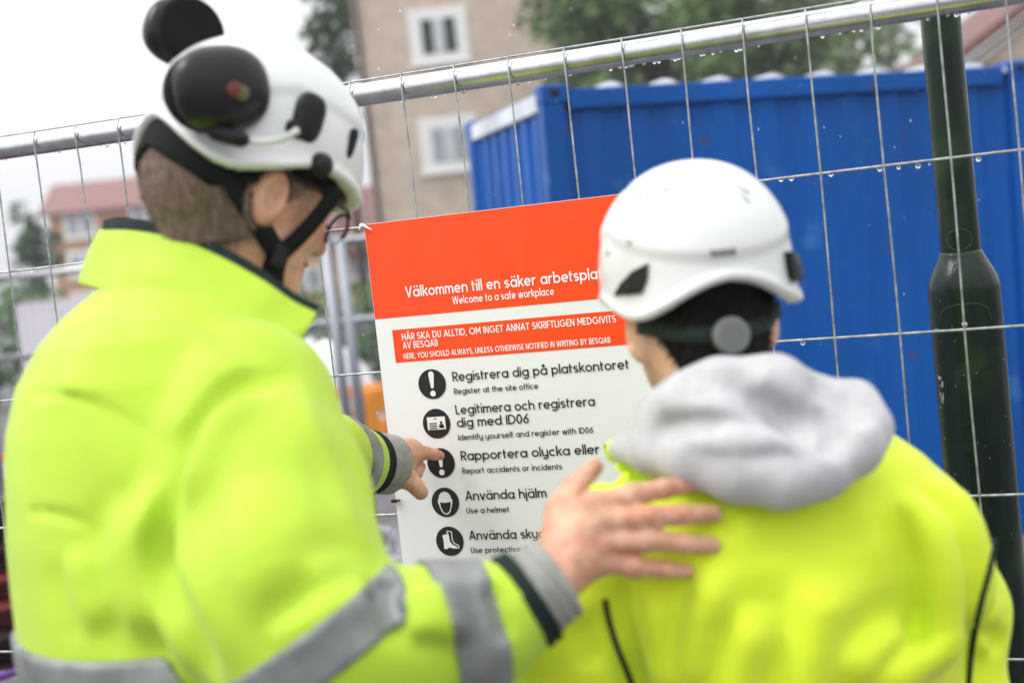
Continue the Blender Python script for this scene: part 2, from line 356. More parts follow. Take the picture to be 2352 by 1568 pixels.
text('HERE, YOU SHOULD ALWAYS, UNLESS OTHERWISE NOTIFIED IN WRITING BY BESQAB', -.1540, 1.5016, .0100, .2316, .155, 'printwhite', **tk)
text('Registrera dig på platskontoret', -.0646, 1.4556, .0168, .2590, .135, **tk)
text('Register at the site office', -.0646, 1.4326, .0105, .0936, .14, **tk)
text('Legitimera och registrera', -.0657, 1.3970, .0168, .1924, .135, **tk)
text('dig med ID06', -.0659, 1.3742, .0168, .0700, .135, **tk)
text('Identify yourself and register with ID06', -.0664, 1.3510, .0105, .1842, .14, **tk)
text('Rapportera olycka eller tillbud', -.0655, 1.3150, .0168, .262, .135, **tk)
text('Report accidents or incidents', -.0657, 1.2912, .0105, .1216, .14, **tk)
text('Använda hjälm', -.0655, 1.2436, .0168, .0876, .135, **tk)
text('Use a helmet', -.0660, 1.2200, .0105, .0156, .14, **tk)
text('Använda skyddsskor', -.0666, 1.1725, .0168, .145, .135, **tk)
text('Use protective shoes', -.0660, 1.1490, .0105, .072, .14, **tk)
text('Inga provisorier', -.0645, .9170, .0105, .050, .14, **tk)
def disc(cx, cz, r, lift, n=40): return [sgn(cx+r*math.cos(2*math.pi*k/n), cz+r*math.sin(2*math.pi*k/n), lift) for k in range(n)]
def poly(mb, pts, cx, cz, s, lift): mb.add([sgn(cx+x*s, cz+y*s, lift) for x, y in pts], [tuple(range(len(pts)))])
def picto(cx, cz, kind):
    r = .0266
    d = mesh('pictogram', disc(cx, cz, r, .0009), [tuple(range(40))], M['printblack'], sign)
    w = MB(); k = MB(); s = r
    if kind == '!':
        pts = [(.20*math.cos(R_(a)), .66+.20*math.sin(R_(a))) for a in range(0, 181, 20)]+[(.11*math.cos(R_(a)), -.18+.11*math.sin(R_(a))) for a in range(180, 361, 30)]
        poly(w, pts, cx, cz, s, .0014); poly(w, [(.20*math.cos(R_(a)), -.63+.20*math.sin(R_(a))) for a in range(0, 360, 15)], cx, cz, s, .0014)
    if kind == 'id':
        poly(w, [(-.66, -.40), (.66, -.40), (.66, .46), (-.66, .46)], cx, cz, s, .0014)
        for y in (.02, -.14, -.30): poly(k, [(-.52, y-.04), (.04, y-.04), (.04, y+.04), (-.52, y+.04)], cx, cz, s, .0019)
        poly(k, [(-.14, .30), (.06, .30), (.06, .36), (-.14, .36)], cx, cz, s, .0019)
        poly(k, [(.36+.09*math.cos(R_(a)), .06+.10*math.sin(R_(a))) for a in range(0, 360, 24)], cx, cz, s, .0019)
        poly(k, [(.18, -.30), (.54, -.30), (.54, -.14)]+[(.36+.18*math.cos(R_(a)), -.14+.10*math.sin(R_(a))) for a in range(0, 181, 30)], cx, cz, s, .0020)
    if kind == 'helmet':
        poly(w, [(.46*math.cos(R_(a)), .22+.50*math.sin(R_(a))) for a in range(0, 181, 12)], cx, cz, s, .0014)
        poly(w, [(-.56, .08), (-.3, .0), (0, -.03), (.3, .0), (.56, .08), (.47, .26), (-.47, .26)], cx, cz, s, .0015)
        lw = .07*s
        T = lambda X, Y, zz: sgn(cx+X*s, cz+Y*s, zz)
        for sg in (-1, 1):
            ribbon(w, [(sg*.46, .05), (sg*.40, -.12), (sg*.42, -.28), (sg*.34, -.42), (sg*.30, -.58), (sg*.16, -.74), (0, -.80)], .075, T, .00145)
            ribbon(w, [(sg*.46, .08), (sg*.50, -.08), (sg*.42, -.14)], .06, T, .00142)
    if kind == 'boot':
        poly(w, [(-.48, .42), (-.02, .52), (.02, -.02), (.20, -.24), (.48, -.36), (.52, -.50), (.18, -.50), (.10, -.44), (-.16, -.44), (-.20, -.52), (-.46, -.52), (-.44, .0)], cx, cz, s, .0014)
        T = lambda X, Y, zz: sgn(cx+X*s, cz+Y*s, zz)
        ribbon(w, [(-.14, .44), (-.10, .70), (.22, .64), (.20, .10), (.30, -.12), (.62, -.30), (.64, -.46), (.50, -.50)], .06, T, .0015)
    if kind == 'glove':
        poly(w, [(-.3, -.6), (.3, -.6), (.34, .1), (.2, .55), (0, .65), (-.2, .55), (-.34, .1)], cx, cz, s, .0014)
    if w.V: w.build('pictogram_symbol', M['printwhite'], d)
    if k.V: k.build('pictogram_detail', M['printblack'], d)
for cz, kd in ((1.4535, '!'), (1.3829, 'id'), (1.3123, '!'), (1.2416, 'helmet'), (1.1713, 'boot')): picto(-.1050, cz, kd)
# ties
t1 = MB(); t1.tube([(-.209, -.004, 1.742), (-.203, -.0115, 1.7455), (-.196, -.012, 1.741), (-.186, -.013, 1.735)], [.0022, .0028, .0022, .0019], 8)
t1.ball((-.2045, -.012, 1.745), (.0055, .004, .0042)); t1.tube([(-.214, -.006, 1.7385), (-.206, -.010, 1.743)], .0022, 8)
t1.build('cable_tie', M['zip'], None, True, label='knotted white plastic tie at the upper corner of the sign', category='cable tie', group='ties holding the sign')
t2 = MB(); t2.box((-.2045, -.010, 1.2482), (.0045, .003, .0028), rotz(0)); t2.tube([(-.213, .004, 1.2475), (-.210, -.0095, 1.2478), (-.193, -.0115, 1.2490)], .0014, 8)
t2.tube([(-.2045, -.0105, 1.2482), (-.1915, -.0115, 1.2492)], [.0016, .0019], 8)
t2.build('cable_tie', M['zipblack'], None, False, label='short black cable tie gripping the left edge of the sign', category='cable tie', group='ties holding the sign')
# rain falling through the picture
mb = MB(); rr = random.Random(77)
for k in range(150):
    q = P(rr.uniform(300, 2340), rr.uniform(-20, 1000), rr.uniform(2.2, 5.5)); mb.ball(q, (.0009, .0009, rr.uniform(.002, .0045)), 6, 5, rotz(0))
mb.build('rain', M['water'], None, True, kind='stuff', label='fine rain drops falling in front of the container')
#PEOPLE
# ------------------------------------------------------------------ implicit surfaces
def smin(a, b, k): h = np.maximum(k-np.abs(a-b), 0)/k; return np.minimum(a, b)-h*h*k*.25
def smax(a, b, k): return -smin(-a, -b, k)
def rc(p, a, b, ra, rb):
    a = np.asarray(a, float); b = np.asarray(b, float); ba = b-a; pa = p-a
    t = np.clip((pa@ba)/(ba@ba+1e-12), 0, 1)
    return np.linalg.norm(pa-t[:, None]*ba, axis=1)-(ra+t*(rb-ra))
def chain(p, pts, rs, k=.0):
    d = None
    for i in range(len(pts)-1):
        e = rc(p, pts[i], pts[i+1], rs[i], rs[i+1]); d = e if d is None else (smin(d, e, k) if k else np.minimum(d, e))
    return d
def ell(p, c, r, B=None):
    q = p-np.asarray(c, float)
    if B is not None: q = q@B
    r = np.asarray(r, float); k0 = np.linalg.norm(q/r, axis=1); k1 = np.linalg.norm(q/r**2, axis=1)+1e-9
    return k0*(k0-1)/k1
def pdist(p, pts):
    d = None
    for i in range(len(pts)-1):
        e = rc(p, pts[i], pts[i+1], 0, 0); d = e if d is None else np.minimum(d, e)
    return d
def pdist_t(p, pts):
    L = np.concatenate([[0], np.cumsum(np.linalg.norm(np.diff(pts, axis=0), axis=1))]); L /= L[-1]; D = np.full(len(p), 1e9); T = np.zeros(len(p)); S = np.zeros(len(p))
    for i in range(len(pts)-1):
        ba = pts[i+1]-pts[i]; pa = p-pts[i]; t = np.clip((pa@ba)/(ba@ba+1e-12), 0, 1); d = np.linalg.norm(pa-t[:, None]*ba, axis=1); m_ = d < D
        D[m_] = d[m_]; T[m_] = (L[i]+t*(L[i+1]-L[i]))[m_]; S[m_] = ((pa-t[:, None]*ba)@np.cross(ba/(np.linalg.norm(ba)+1e-9), FW))[m_]
    return D, T, S
def sstep(x, a, b): t = np.clip((x-a)/(b-a), 0, 1); return t*t*(3-2*t)
def nets(f, lo, hi, h, newton=1):
    lo = np.array(lo, float); n = np.ceil((np.array(hi, float)-lo)/h).astype(int)+1
    B = 8; nb = np.ceil(n/B).astype(int); n = nb*B+1
    vals = np.full(n, 1e3, np.float32)
    # coarse test of blocks, then fine values only in blocks the surface may cross
    g = np.stack(np.meshgrid(*[np.arange(k) for k in nb], indexing='ij'), -1).reshape(-1, 3)
    c = lo+(g*B+B/2)*h; d = np.concatenate([f(c[i:i+200000]) for i in range(0, len(c), 200000)])
    rad = B*h*.87*1.6+.01
    near = np.abs(d) < rad; offs = np.stack(np.meshgrid(*[np.arange(B+1)]*3, indexing='ij'), -1).reshape(-1, 3)
    for b_, dd in zip(g[~near], d[~near]):
        if dd < 0: vals[b_[0]*B:b_[0]*B+B+1, b_[1]*B:b_[1]*B+B+1, b_[2]*B:b_[2]*B+B+1] = -1e3
    gn = g[near]
    for i in range(0, len(gn), 400):
        gi = gn[i:i+400]; idx = gi[:, None, :]*B+offs[None]
        v = f((lo+idx.reshape(-1, 3)*h)).astype(np.float32)
        idx = idx.reshape(-1, 3); vals[idx[:, 0], idx[:, 1], idx[:, 2]] = v
    s = vals < 0
    nx, ny, nz = n-1
    cor = [(x, y, z) for x in (0, 1) for y in (0, 1) for z in (0, 1)]
    cnt = sum(s[x:x+nx, y:y+ny, z:z+nz].astype(np.int8) for x, y, z in cor)
    act = (cnt > 0) & (cnt < 8); ids = np.full(act.shape, -1, np.int64); I = np.argwhere(act); ids[act] = np.arange(len(I))
    acc = np.zeros((len(I), 3)); w = np.zeros(len(I))
    for a in range(8):
        for b in range(a+1, 8):
            ca, cb = np.array(cor[a]), np.array(cor[b])
            if np.abs(ca-cb).sum() != 1: continue
            va = vals[tuple((I+ca).T)]; vb = vals[tuple((I+cb).T)]; m_ = (va < 0) != (vb < 0)
            t = np.where(m_, va/(va-vb+1e-20), 0)[:, None]
            acc += np.where(m_[:, None], ca+(cb-ca)*t, 0); w += m_
    V = lo+(I+acc/w[:, None])*h
    Q = []
    for ax in range(3):
        o1, o2 = [(1, 2), (2, 0), (0, 1)][ax]
        sa = [slice(0, None)]*3; sb = [slice(0, None)]*3; sa[ax] = slice(0, -1); sb[ax] = slice(1, None)
        A = s[tuple(sa)]; Bb = s[tuple(sb)]; E = np.argwhere(A != Bb)
        ok = (E[:, o1] > 0) & (E[:, o2] > 0) & (E[:, o1] < n[o1]-1) & (E[:, o2] < n[o2]-1); E = E[ok]
        e1 = np.zeros(3, int); e1[o1] = 1; e2 = np.zeros(3, int); e2[o2] = 1
        q = np.stack([ids[tuple((E-e1-e2).T)], ids[tuple((E-e2).T)], ids[tuple(E.T)], ids[tuple((E-e1).T)]], 1)
        fl = ~A[tuple(E.T)]; q[fl] = q[fl][:, ::-1]
        Q.append(q[(q >= 0).all(1)])
    Q = np.concatenate(Q)
    for _ in range(newton):
        e = h*.25; v0 = f(V); G = np.stack([(f(V+np.eye(3)[k]*e)-f(V-np.eye(3)[k]*e))/(2*e) for k in range(3)], 1)
        gl = (G*G).sum(1)+1e-9; st = -(v0/gl)[:, None]*G; l = np.linalg.norm(st, axis=1)[:, None]+1e-12
        V = V+st*np.minimum(1, h*.6/l)
    return V, Q
def fast_mesh(name, V, Q, mt, parent=None, smooth=True, **pr):
    V = np.asarray(V, float)-(base_of(parent) if parent is not None else 0)
    me = bpy.data.meshes.new(name); me.vertices.add(len(V)); me.vertices.foreach_set('co', V.astype(np.float32).ravel())
    Q = np.asarray(Q); me.loops.add(Q.size); me.loops.foreach_set('vertex_index', Q.astype(np.int32).ravel())
    me.polygons.add(len(Q)); me.polygons.foreach_set('loop_start', np.arange(0, Q.size, 4, dtype=np.int32)); me.polygons.foreach_set('loop_total', np.full(len(Q), 4, np.int32))
    me.update(calc_edges=True); me.validate()
    if smooth: me.polygons.foreach_set('use_smooth', [True]*len(me.polygons))
    me.materials.append(mt)
    return link(name, me, parent, **pr)
def solid(name, f, lo, hi, h, mt, parent, xf=None, **pr):
    V, Q = nets(f, lo, hi, h)
    if xf is not None: V = V@xf[0].T+xf[1]
    return fast_mesh(name, V, Q, mt, parent, **pr)
def around(pts, pad): pts = np.array(pts, float); return pts.min(0)-pad, pts.max(0)+pad
def hit(f, u, v, d0=1.0, d1=2.6):
    ds = np.linspace(d0, d1, 330); pts = CW+ray(u, v)[None]*ds[:, None]; q = f(pts); i = np.argmax(q < 0)
    if q[i] >= 0: i = int(np.argmin(q))
    elif i > 0:
        a_, b_ = ds[i-1], ds[i]
        for _ in range(14):
            c_ = (a_+b_)/2
            if f((CW+ray(u, v)*c_)[None])[0] < 0: b_ = c_
            else: a_ = c_
        return CW+ray(u, v)*b_, b_
    return pts[i], ds[i]
def loft(rows, yaw, a0, b0, hem=None, ex=2.0):
    """torso from back-view extents: rows of (left u, right u, v, depth); yaw = turn of the facing direction to the right of the view axis"""
    fw = FW*np.array([1, 1, 0]); fw /= np.linalg.norm(fw); rt = np.array([fw[1], -fw[0], 0])
    fac = fw*math.cos(yaw)+rt*math.sin(yaw); lat = rt*math.cos(yaw)-fw*math.sin(yaw)
    ext = math.hypot(a0*math.cos(yaw), b0*math.sin(yaw))
    C = []; S = []
    for ul, ur, v, d in rows:
        C.append(P((ul+ur)/2, v, d)); S.append((ur-ul)/2*d/F/ext)
    C = np.array(C); S = np.array(S); o = np.argsort(C[:, 2]); C = C[o]; S = S[o]; zs = C[:, 2]
    def f(p):
        z = p[:, 2]; cx = np.interp(z, zs, C[:, 0]); cy = np.interp(z, zs, C[:, 1]); s = np.interp(z, zs, S)
        q = np.stack([p[:, 0]-cx, p[:, 1]-cy], 1)
        x = q@lat[:2]/(a0*s); y = q@fac[:2]/(b0*s)
        g = (np.abs(x)**ex+np.abs(y)**ex)**(1/ex)
        d = (g-1)*min(a0, b0)*s*.8
        return np.maximum(np.maximum(d, z-zs[-1]), zs[0]-z)
    return f, lat, fac
def folds(base, strokes, noise=0, seed=0, gain=1.0, crease=0):
    """ridges and creases: strokes of (pixel polyline hitting the base surface, width m, height m)"""
    pre = []
    for pl, w, amp, *kind in strokes:
        pts = [hit(base, u, v)[0] for u, v in pl]; pre.append((np.array(smooth_pts(pts, 3*len(pts))), w, amp*gain, bool(kind)))
    r = np.random.RandomState(seed); K = r.normal(size=(7, 3))*np.array([14, 14, 9]); ph = r.uniform(0, 6.3, 7)
    def f(p):
        d = base(p); nr = np.abs(d) < .06
        if nr.any():
            q = p[nr]; add = np.zeros(len(q))
            for pts, w, amp, pleat in pre:
                lo = pts.min(0)-3*w; hi = pts.max(0)+3*w; k = ((q > lo) & (q < hi)).all(1)
                if k.any():
                    # taper towards the ends
                    e, tt, sd = pdist_t(q[k], pts); add[k] += amp*(np.exp(-(e/w)**2) if not pleat else 1.7*(sd/w)/(1+3*np.maximum(-sd, 0)/w)*np.exp(-(e/(1.5*w))**2))*sstep(np.minimum(tt, 1-tt), -.02, .3)
            if noise:
                n_ = np.zeros(len(q))
                for j in range(7): n_ += np.sin(q@K[j]+ph[j]+1.7*np.sin(q@K[(j+3) % 7]*.6+ph[j]))
                add += noise*n_/2.6
                if crease:
                    k1, k2, k3 = K[0]*np.array([1.5, 1.5, .55]), K[1]*np.array([1.6, 1.6, .5]), K[2]*.45
                    mk = sstep(np.sin(q@k3+ph[2])+.4*np.sin(q@K[4]*.5), -.3, .9)
                    wv = np.sqrt(np.sin(q@k1+ph[0]+1.3*np.sin(q@K[5]*.5+ph[5]))**2+.02)+.7*np.sqrt(np.sin(q@k2*1.3+ph[1]+1.5*np.sin(q@K[6]*.5+ph[6]))**2+.02)
                    add += crease*(wv-1.1)*mk
            d = d.copy(); d[nr] -= add
        return d
    return f

# ------------------------------------------------------------------ heads and helmets (local frame: x right, y forward, z up)
def frame(yaw, pitch, roll=0):
    """yaw to the right of the view axis, pitch forward (down); columns are local x, y, z in world"""
    fw = FW*np.array([1, 1, 0]); fw /= np.linalg.norm(fw); rt = np.array([fw[1], -fw[0], 0]); up = np.array([0, 0, 1.0])
    y = fw*math.cos(yaw)+rt*math.sin(yaw); x = rt*math.cos(yaw)-fw*math.sin(yaw)
    y2 = y*math.cos(pitch)-up*math.sin(pitch); z2 = up*math.cos(pitch)+y*math.sin(pitch)
    x3 = x*math.cos(roll)-z2*math.sin(roll); z3 = z2*math.cos(roll)+x*math.sin(roll)
    return np.stack([x3, y2, z3], 1)
NECK = [np.array([0, -.030, -.035]), np.array([0, -.062, -.20])]
def head_sdf(p):
    ap = p.copy(); ap[:, 0] = np.abs(ap[:, 0])
    d = ell(p, (0, -.012, .040), (.077, .099, .088))
    d = smin(d, ell(p, (0, .030, -.015), (.066, .066, .085)), .03)
    d = smin(d, rc(ap, (.052, .0, -.045), (.030, .062, -.090), .022, .020), .03)         # jaw
    d = smin(d, ell(p, (0, .078, -.098), (.024, .018, .018)), .02)                        # chin
    d = smin(d, ell(ap, (.036, .070, -.030), (.022, .022, .024)), .02)                    # cheek
    d = smax(d, -ell(ap, (.032, .098, .004), (.018, .014, .013)), .012)                   # eye sockets
    d = smin(d, rc(p, (0, .092, .012), (0, .112, -.030), .008, .0125), .012)              # nose
    d = smin(d, ell(ap, (.012, .103, -.034), (.009, .010, .008)), .006)
    d = smin(d, ell(p, (0, .092, -.060), (.024, .010, .006)), .006); d = smin(d, ell(p, (0, .090, -.070), (.020, .010, .007)), .006)
    d = smax(d, -ell(p, (0, .104, -.065), (.022, .010, .0016)), .003)
    B = np.array([[.94, .34, 0], [-.34, .94, 0], [0, 0, 1.0]])                             # ears
    e = ell(ap, (.080, -.012, -.022), (.012, .021, .034), B); e = smax(e, -ell(ap, (.093, -.009, -.018), (.012, .0125, .023), B), .004)
    e = np.minimum(e, ell(ap, (.0835, -.001, -.024), (.006, .005, .008)))
    d = smin(d, e, .008)
    d = smin(d, rc(p, NECK[0], NECK[1], .060, .064), .035)             # neck
    return d
RIM_AZ = np.array([0, 30, 60, 80, 105, 130, 150, 165, 180]); RIM_Z = np.array([.006, .010, .022, .024, .006, -.016, -.004, .014, .022])
def helmet_fn(zc=.045, rx=.120, ry=.145, rz=.138, RIM_Z=RIM_Z):
    def outer(p):
        z = np.maximum(p[:, 2]-zc, 0)/rz; lowz = np.maximum(zc-p[:, 2], 0)
        fl = 1+.9*lowz**1.5*2; brim = .010*sstep(p[:, 1], .04, .14)*sstep(-p[:, 2], -.10, .0)
        q = np.sqrt((np.abs(p[:, 0])/(rx*fl))**2.15+(np.abs(p[:, 1]+.004)/(ry*fl+brim))**2.15+z**2.15)**(2/2.15)
        d = (q-1)*.115
        f1 = p[:, 2]-(.105+.42*(p[:, 1]+.02)*sstep(-p[:, 1], 0, .05)*1.0)                      # raised crown
        d = d-.0038*sstep(f1, -.010, .010)
        f2 = np.abs(p[:, 0])-(.082-.15*np.maximum(p[:, 2]-.10, 0)); d = d+.0018*np.exp(-(f2/.0035)**2)*sstep(p[:, 1], -.06, -.02)
        return d
    def f(p):
        az = np.degrees(np.arctan2(np.abs(p[:, 0]), p[:, 1])); rim = np.interp(az, RIM_AZ, RIM_Z)
        rim = (np.interp(az-7, RIM_AZ, RIM_Z)+rim+np.interp(np.minimum(az+7, 180), RIM_AZ, RIM_Z))/3
        d = outer(p); d = d-.0032*np.exp(-((p[:, 2]-rim-.006)/.007)**2)
        d = smax(d, (rim-p[:, 2])*.85, .006)
        return np.maximum(d, -(outer(p)+.013))
    return f, outer
HEL, HEL_OUT = helmet_fn()
RIM_L = np.array([.018, .021, .026, .021, -.004, -.025, -.010, .014, .028]); HELL, _ = helmet_fn(RIM_Z=RIM_L)
def on_helmet(az, z, off=0):
    """point on the outer helmet surface at azimuth (deg, forward = 0, right positive) and height z, local frame"""
    a = R_(az); dr = np.array([math.sin(a), math.cos(a), 0]); t = np.linspace(.02, .2, 400); pts = dr[None]*t[:, None]; pts[:, 2] = z
    i = int(np.argmax(HEL_OUT(pts) > off)); return pts[i]
def patch(name, pts, thick, mt, parent, xf, n=6, smooth=False):
    """a plate lying on the helmet: outline given as (azimuth, z) points"""
    inn = [on_helmet(a, z, .0005) for a, z in pts]; out = [on_helmet(a, z, thick) for a, z in pts]; k = len(pts)
    ce = (np.mean([a for a, z in pts]), np.mean([z for a, z in pts])); out.append(on_helmet(ce[0], ce[1], thick*1.15))
    V = np.array(inn+out)@xf[0].T+xf[1]
    Fc = [(i, (i+1) % k, k+(i+1) % k, k+i) for i in range(k)]+[(k+i, k+(i+1) % k, 2*k) for i in range(k)]
    return mesh(name, V, Fc, mt, parent, smooth)
def strip(name, pts, w, nrm, mt, parent, thick=.003):
    """flat webbing along world points; nrm gives the outward direction at each point"""
    pts = [np.asarray(p, float) for p in pts]; V = []; Fc = []
    for i, p in enumerate(pts):
        t = pts[min(i+1, len(pts)-1)]-pts[max(i-1, 0)]; t /= np.linalg.norm(t); n_ = np.asarray(nrm[i] if isinstance(nrm, list) else nrm, float); n_ = n_-t*(n_@t); n_ /= np.linalg.norm(n_)
        s = np.cross(t, n_); V += [p+s*w/2, p-s*w/2, p-s*w/2-n_*thick, p+s*w/2-n_*thick]
    for i in range(len(pts)-1):
        for k in range(4): Fc.append((4*i+k, 4*i+(k+1) % 4, 4*i+4+(k+1) % 4, 4*i+4+k))
    Fc += [(3, 2, 1, 0), tuple(4*(len(pts)-1)+k for k in range(4))]
    return mesh(name, V, Fc, mt, parent, True)
def smooth_pts(pts, n=24):
    pts = np.array(pts, float); k = len(pts); out = []
    for t in np.linspace(0, k-1-1e-6, n):
        i = int(t); u = t-i; p0 = pts[max(i-1, 0)]; p1 = pts[i]; p2 = pts[min(i+1, k-1)]; p3 = pts[min(i+2, k-1)]
        out.append(.5*((2*p1)+(-p0+p2)*u+(2*p0-5*p1+4*p2-p3)*u*u+(-p0+3*p1-3*p2+p3)*u**3))
    return out
def fuzz(o, mt, n, length, seed, wd=.0007):
    """short hairs standing off a hair mesh, kept in the same mesh"""
    me = o.data; r = np.random.RandomState(seed); k = len(me.polygons); C_ = np.zeros(k*3); N_ = np.zeros(k*3); me.polygons.foreach_get('center', C_); me.polygons.foreach_get('normal', N_); C_ = C_.reshape(-1, 3); N_ = N_.reshape(-1, 3)
    i = r.randint(0, k, n); p = C_[i]+r.normal(size=(n, 3))*.0012; d = N_[i]*.55+np.array([0, 0, -.75])+r.normal(size=(n, 3))*.28; d /= np.linalg.norm(d, axis=1)[:, None]; L = length*r.uniform(.5, 1.2, (n, 1))
    s_ = np.cross(d, FW); s_ /= np.linalg.norm(s_, axis=1)[:, None]+1e-9
    bm = bmesh.new(); bm.from_mesh(me)
    for a, b, c in zip(p-s_*wd, p+s_*wd, p+d*L): bm.faces.new([bm.verts.new(x) for x in (a, b, c)])
    bm.to_mesh(me); bm.free()
def join_nets(parts):
    V = []; Q = []; n = 0
    for v, q in parts: V.append(v); Q.append(q+n); n += len(v)
    return np.concatenate(V), np.concatenate(Q)
def lower_body(hipc, yaw, lean=0):
    """trousers and boots for a standing figure; hip centre in world"""
    fw = FW*np.array([1, 1, 0]); fw /= np.linalg.norm(fw); rt = np.array([fw[1], -fw[0], 0])
    fac = fw*math.cos(yaw)+rt*math.sin(yaw); lat = rt*math.cos(yaw)-fw*math.sin(yaw); h = np.asarray(hipc, float); up = np.array([0, 0, 1.0])
    legs = []
    for sg in (-1, 1):
        hp = h+lat*sg*.09; kn = hp+lat*sg*.02+fac*.02; kn[2] = .50; an = hp+lat*sg*.03-fac*.01; an[2] = .09; legs.append((hp, kn, an))
    def trs(p):
        d = ell(p, h+up*.04, (.18, .18, .16))
        for hp, kn, an in legs: d = smin(d, chain(p, [hp, kn, an], [.098, .078, .066], .02), .03)
        return np.maximum(d, .06-p[:, 2])
    def bt(p):
        d = None
        for hp, kn, an in legs:
            a = an.copy(); a[2] = .16; e = rc(p, a, np.array([an[0], an[1], .06]), .056, .05)
            t = an+fac*.15; t[2] = .045; e = smin(e, rc(p, np.array([an[0], an[1], .05])-fac*.03, t, .05, .045), .04); e = np.maximum(e, .004-p[:, 2])
            d = e if d is None else np.minimum(d, e)
        return d
    return trs, bt

# ------------------------------------------------------------------ person with the arm out (left figure)
def person_left():
    th = R_(56)
    rows = [(225, 560, 655, 1.74), (192, 600, 680, 1.72), (150, 636, 715, 1.70), (96, 665, 768, 1.68), (46, 705, 850, 1.67), (26, 735, 955, 1.66), (28, 772, 1060, 1.65), (34, 832, 1180, 1.64),
            (48, 876, 1300, 1.63), (66, 890, 1440, 1.62), (88, 895, 1570, 1.62), (110, 900, 1900, 1.62), (130, 880, 2500, 1.62)]
    tor, lat, fac = loft(rows, th, .20, .185, ex=2.15)
    base = P(450, 784, 1.66)*np.array([1, 1, 0])
    root = thing('person', base, 'person in a yellow jacket and white helmet with earmuffs pointing at the sign', 'person', 'workers in front of the fence')
    # ---- jacket
    S = P(585, 935, 1.575); U = P(612, 1150, 1.50); E0 = P(655, 1370, 1.42); E = P(745, 1498, 1.385); F1 = P(960, 1478, 1.405); F2 = P(1080, 1446, 1.42); F3 = P(1185, 1392, 1.435); WR = P(1280, 1325, 1.445)
    ls = [P(250, 930, 1.80), P(520, 1110, 2.0), P(740, 1052, 2.24), P(830, 1060, 2.36)]
    endR = (F3-F2)/np.linalg.norm(F3-F2); dirR = (WR-F3)/np.linalg.norm(WR-F3); dirL = (P(893, 1065, 2.43)-ls[3]); dirL = dirL/np.linalg.norm(dirL)
    def sleeve(p): return smax(smin(chain(p, [S, U, E0, E], [.092, .104, .104, .088], .03), chain(p, [E, F1, F2, F3], [.086, .073, .061, .049], .03), .02), (p-F3)@dirR-.012, .006)
    def lsl(p): return smax(chain(p, ls, [.085, .085, .072, .056], .03), (p-ls[3])@dirL-.004, .006)
    def jb(p):
        d = smin(tor(p), sleeve(p), .03); d = smin(d, lsl(p), .05)
        d = smin(d, ell(p, P(330, 860, 1.74), (.10, .10, .08)), .06)
        return d
    st = [([(690, 862), (640, 862), (590, 870), (540, 894), (490, 940), (455, 985), (428, 1045), (405, 1110), (385, 1180), (378, 1250), (378, 1320)], .014, -.030),
          ([(600, 905), (548, 930), (500, 975), (466, 1030), (440, 1100), (424, 1180)], .022, .012),
          ([(380, 1150), (372, 1250), (385, 1340), (405, 1420), (445, 1500), (500, 1580)], .022, -.034),
          ([(60, 900), (120, 904), (190, 920), (263, 948), (330, 985), (380, 1030)], .005, -.006), ([(60, 1174), (120, 1178), (200, 1205), (250, 1240)], .005, -.004),
          ([(320, 1080), (300, 1190), (318, 1310), (365, 1430), (430, 1560)], .026, .020, 1), ([(240, 1130), (235, 1270), (265, 1400), (320, 1520)], .024, .013, 1), ([(140, 1260), (165, 1370), (210, 1480)], .020, .008, 1),
          ([(480, 770), (410, 860), (362, 960), (345, 1050)], .034, .008, 1), ([(215, 740), (150, 830), (105, 950)], .030, .006, 1),
          ([(660, 950), (705, 1080), (718, 1230), (700, 1360)], .034, -.008, 1), ([(520, 1060), (505, 1200), (530, 1350), (580, 1470)], .032, .008, 1),
          ([(880, 1330), (800, 1338), (700, 1385), (600, 1460)], .016, .013, 1), ([(860, 1285), (765, 1270), (665, 1300)], .020, .008, 1),
          ([(690, 870), (750, 990), (800, 1110), (845, 1230), (875, 1320)], .020, -.022, 1), ([(205, 700), (320, 706), (450, 735), (560, 800), (640, 860)], .012, -.008),
          ([(882, 1325), (876, 1360), (862, 1400)], .014, -.016), ([(905, 1350), (925, 1410), (935, 1490)], .020, .016, 1), ([(965, 1340), (990, 1420), (1005, 1500)], .016, .010, 1), ([(1120, 1330), (1150, 1400), (1165, 1480)], .012, -.010)]
    jk = folds(jb, st, .0018, 4, 1.45, 0)
    jac = solid('jacket', jk, (-.50, -1.45, .78), (.62, .05, 1.78), .0068, M['hiviz'], root)
    hemz = .80
    # reflective bands: offset skins of the jacket between two planes
    def band(name, c, ax, half, clip=None, off=.0045, mt='reflect', hres=.0045, rad=.2):
        ax = np.asarray(ax, float)/np.linalg.norm(ax); c = np.asarray(c, float)
        def f(p):
            d = jk(p); q = np.abs((p-c)@ax)-half
            d2 = np.maximum(np.maximum(d-off, q), -(d+.012))
            if clip is not None: d2 = np.maximum(d2, clip(p))
            return d2
        return solid(name, f, c-rad, c+rad, hres, M[mt], jac)
    band('reflective_band', F2+(F1-F2)*.12, F2-F1, .028, lambda p: (np.linalg.norm(p-F2, axis=1)-.12), rad=.13)
    axE = (E-E0)/np.linalg.norm(E-E0)+.75*(F1-E)/np.linalg.norm(F1-E)
    ce, _ = hit(jk, 760, 1440)
    cB = P(735, 1478, 1.38)
    bandax = P(850, 1600, 1.38)-P(735, 1440, 1.38)
    band('reflective_band', cB+(.004)*bandax, bandax, .024, lambda p: np.maximum(sleeve(p)-.055, np.linalg.norm(p-P(690, 1462, 1.36), axis=1)-.112), rad=.22)
    cw_ = hit(jk, 250, 1588)[0]; tl = np.array([0, 0, 1.0])
    sl_out = lambda p: .018-sleeve(p)
    band('reflective_band', cw_, tl, .030, sl_out, rad=.42, hres=.006)
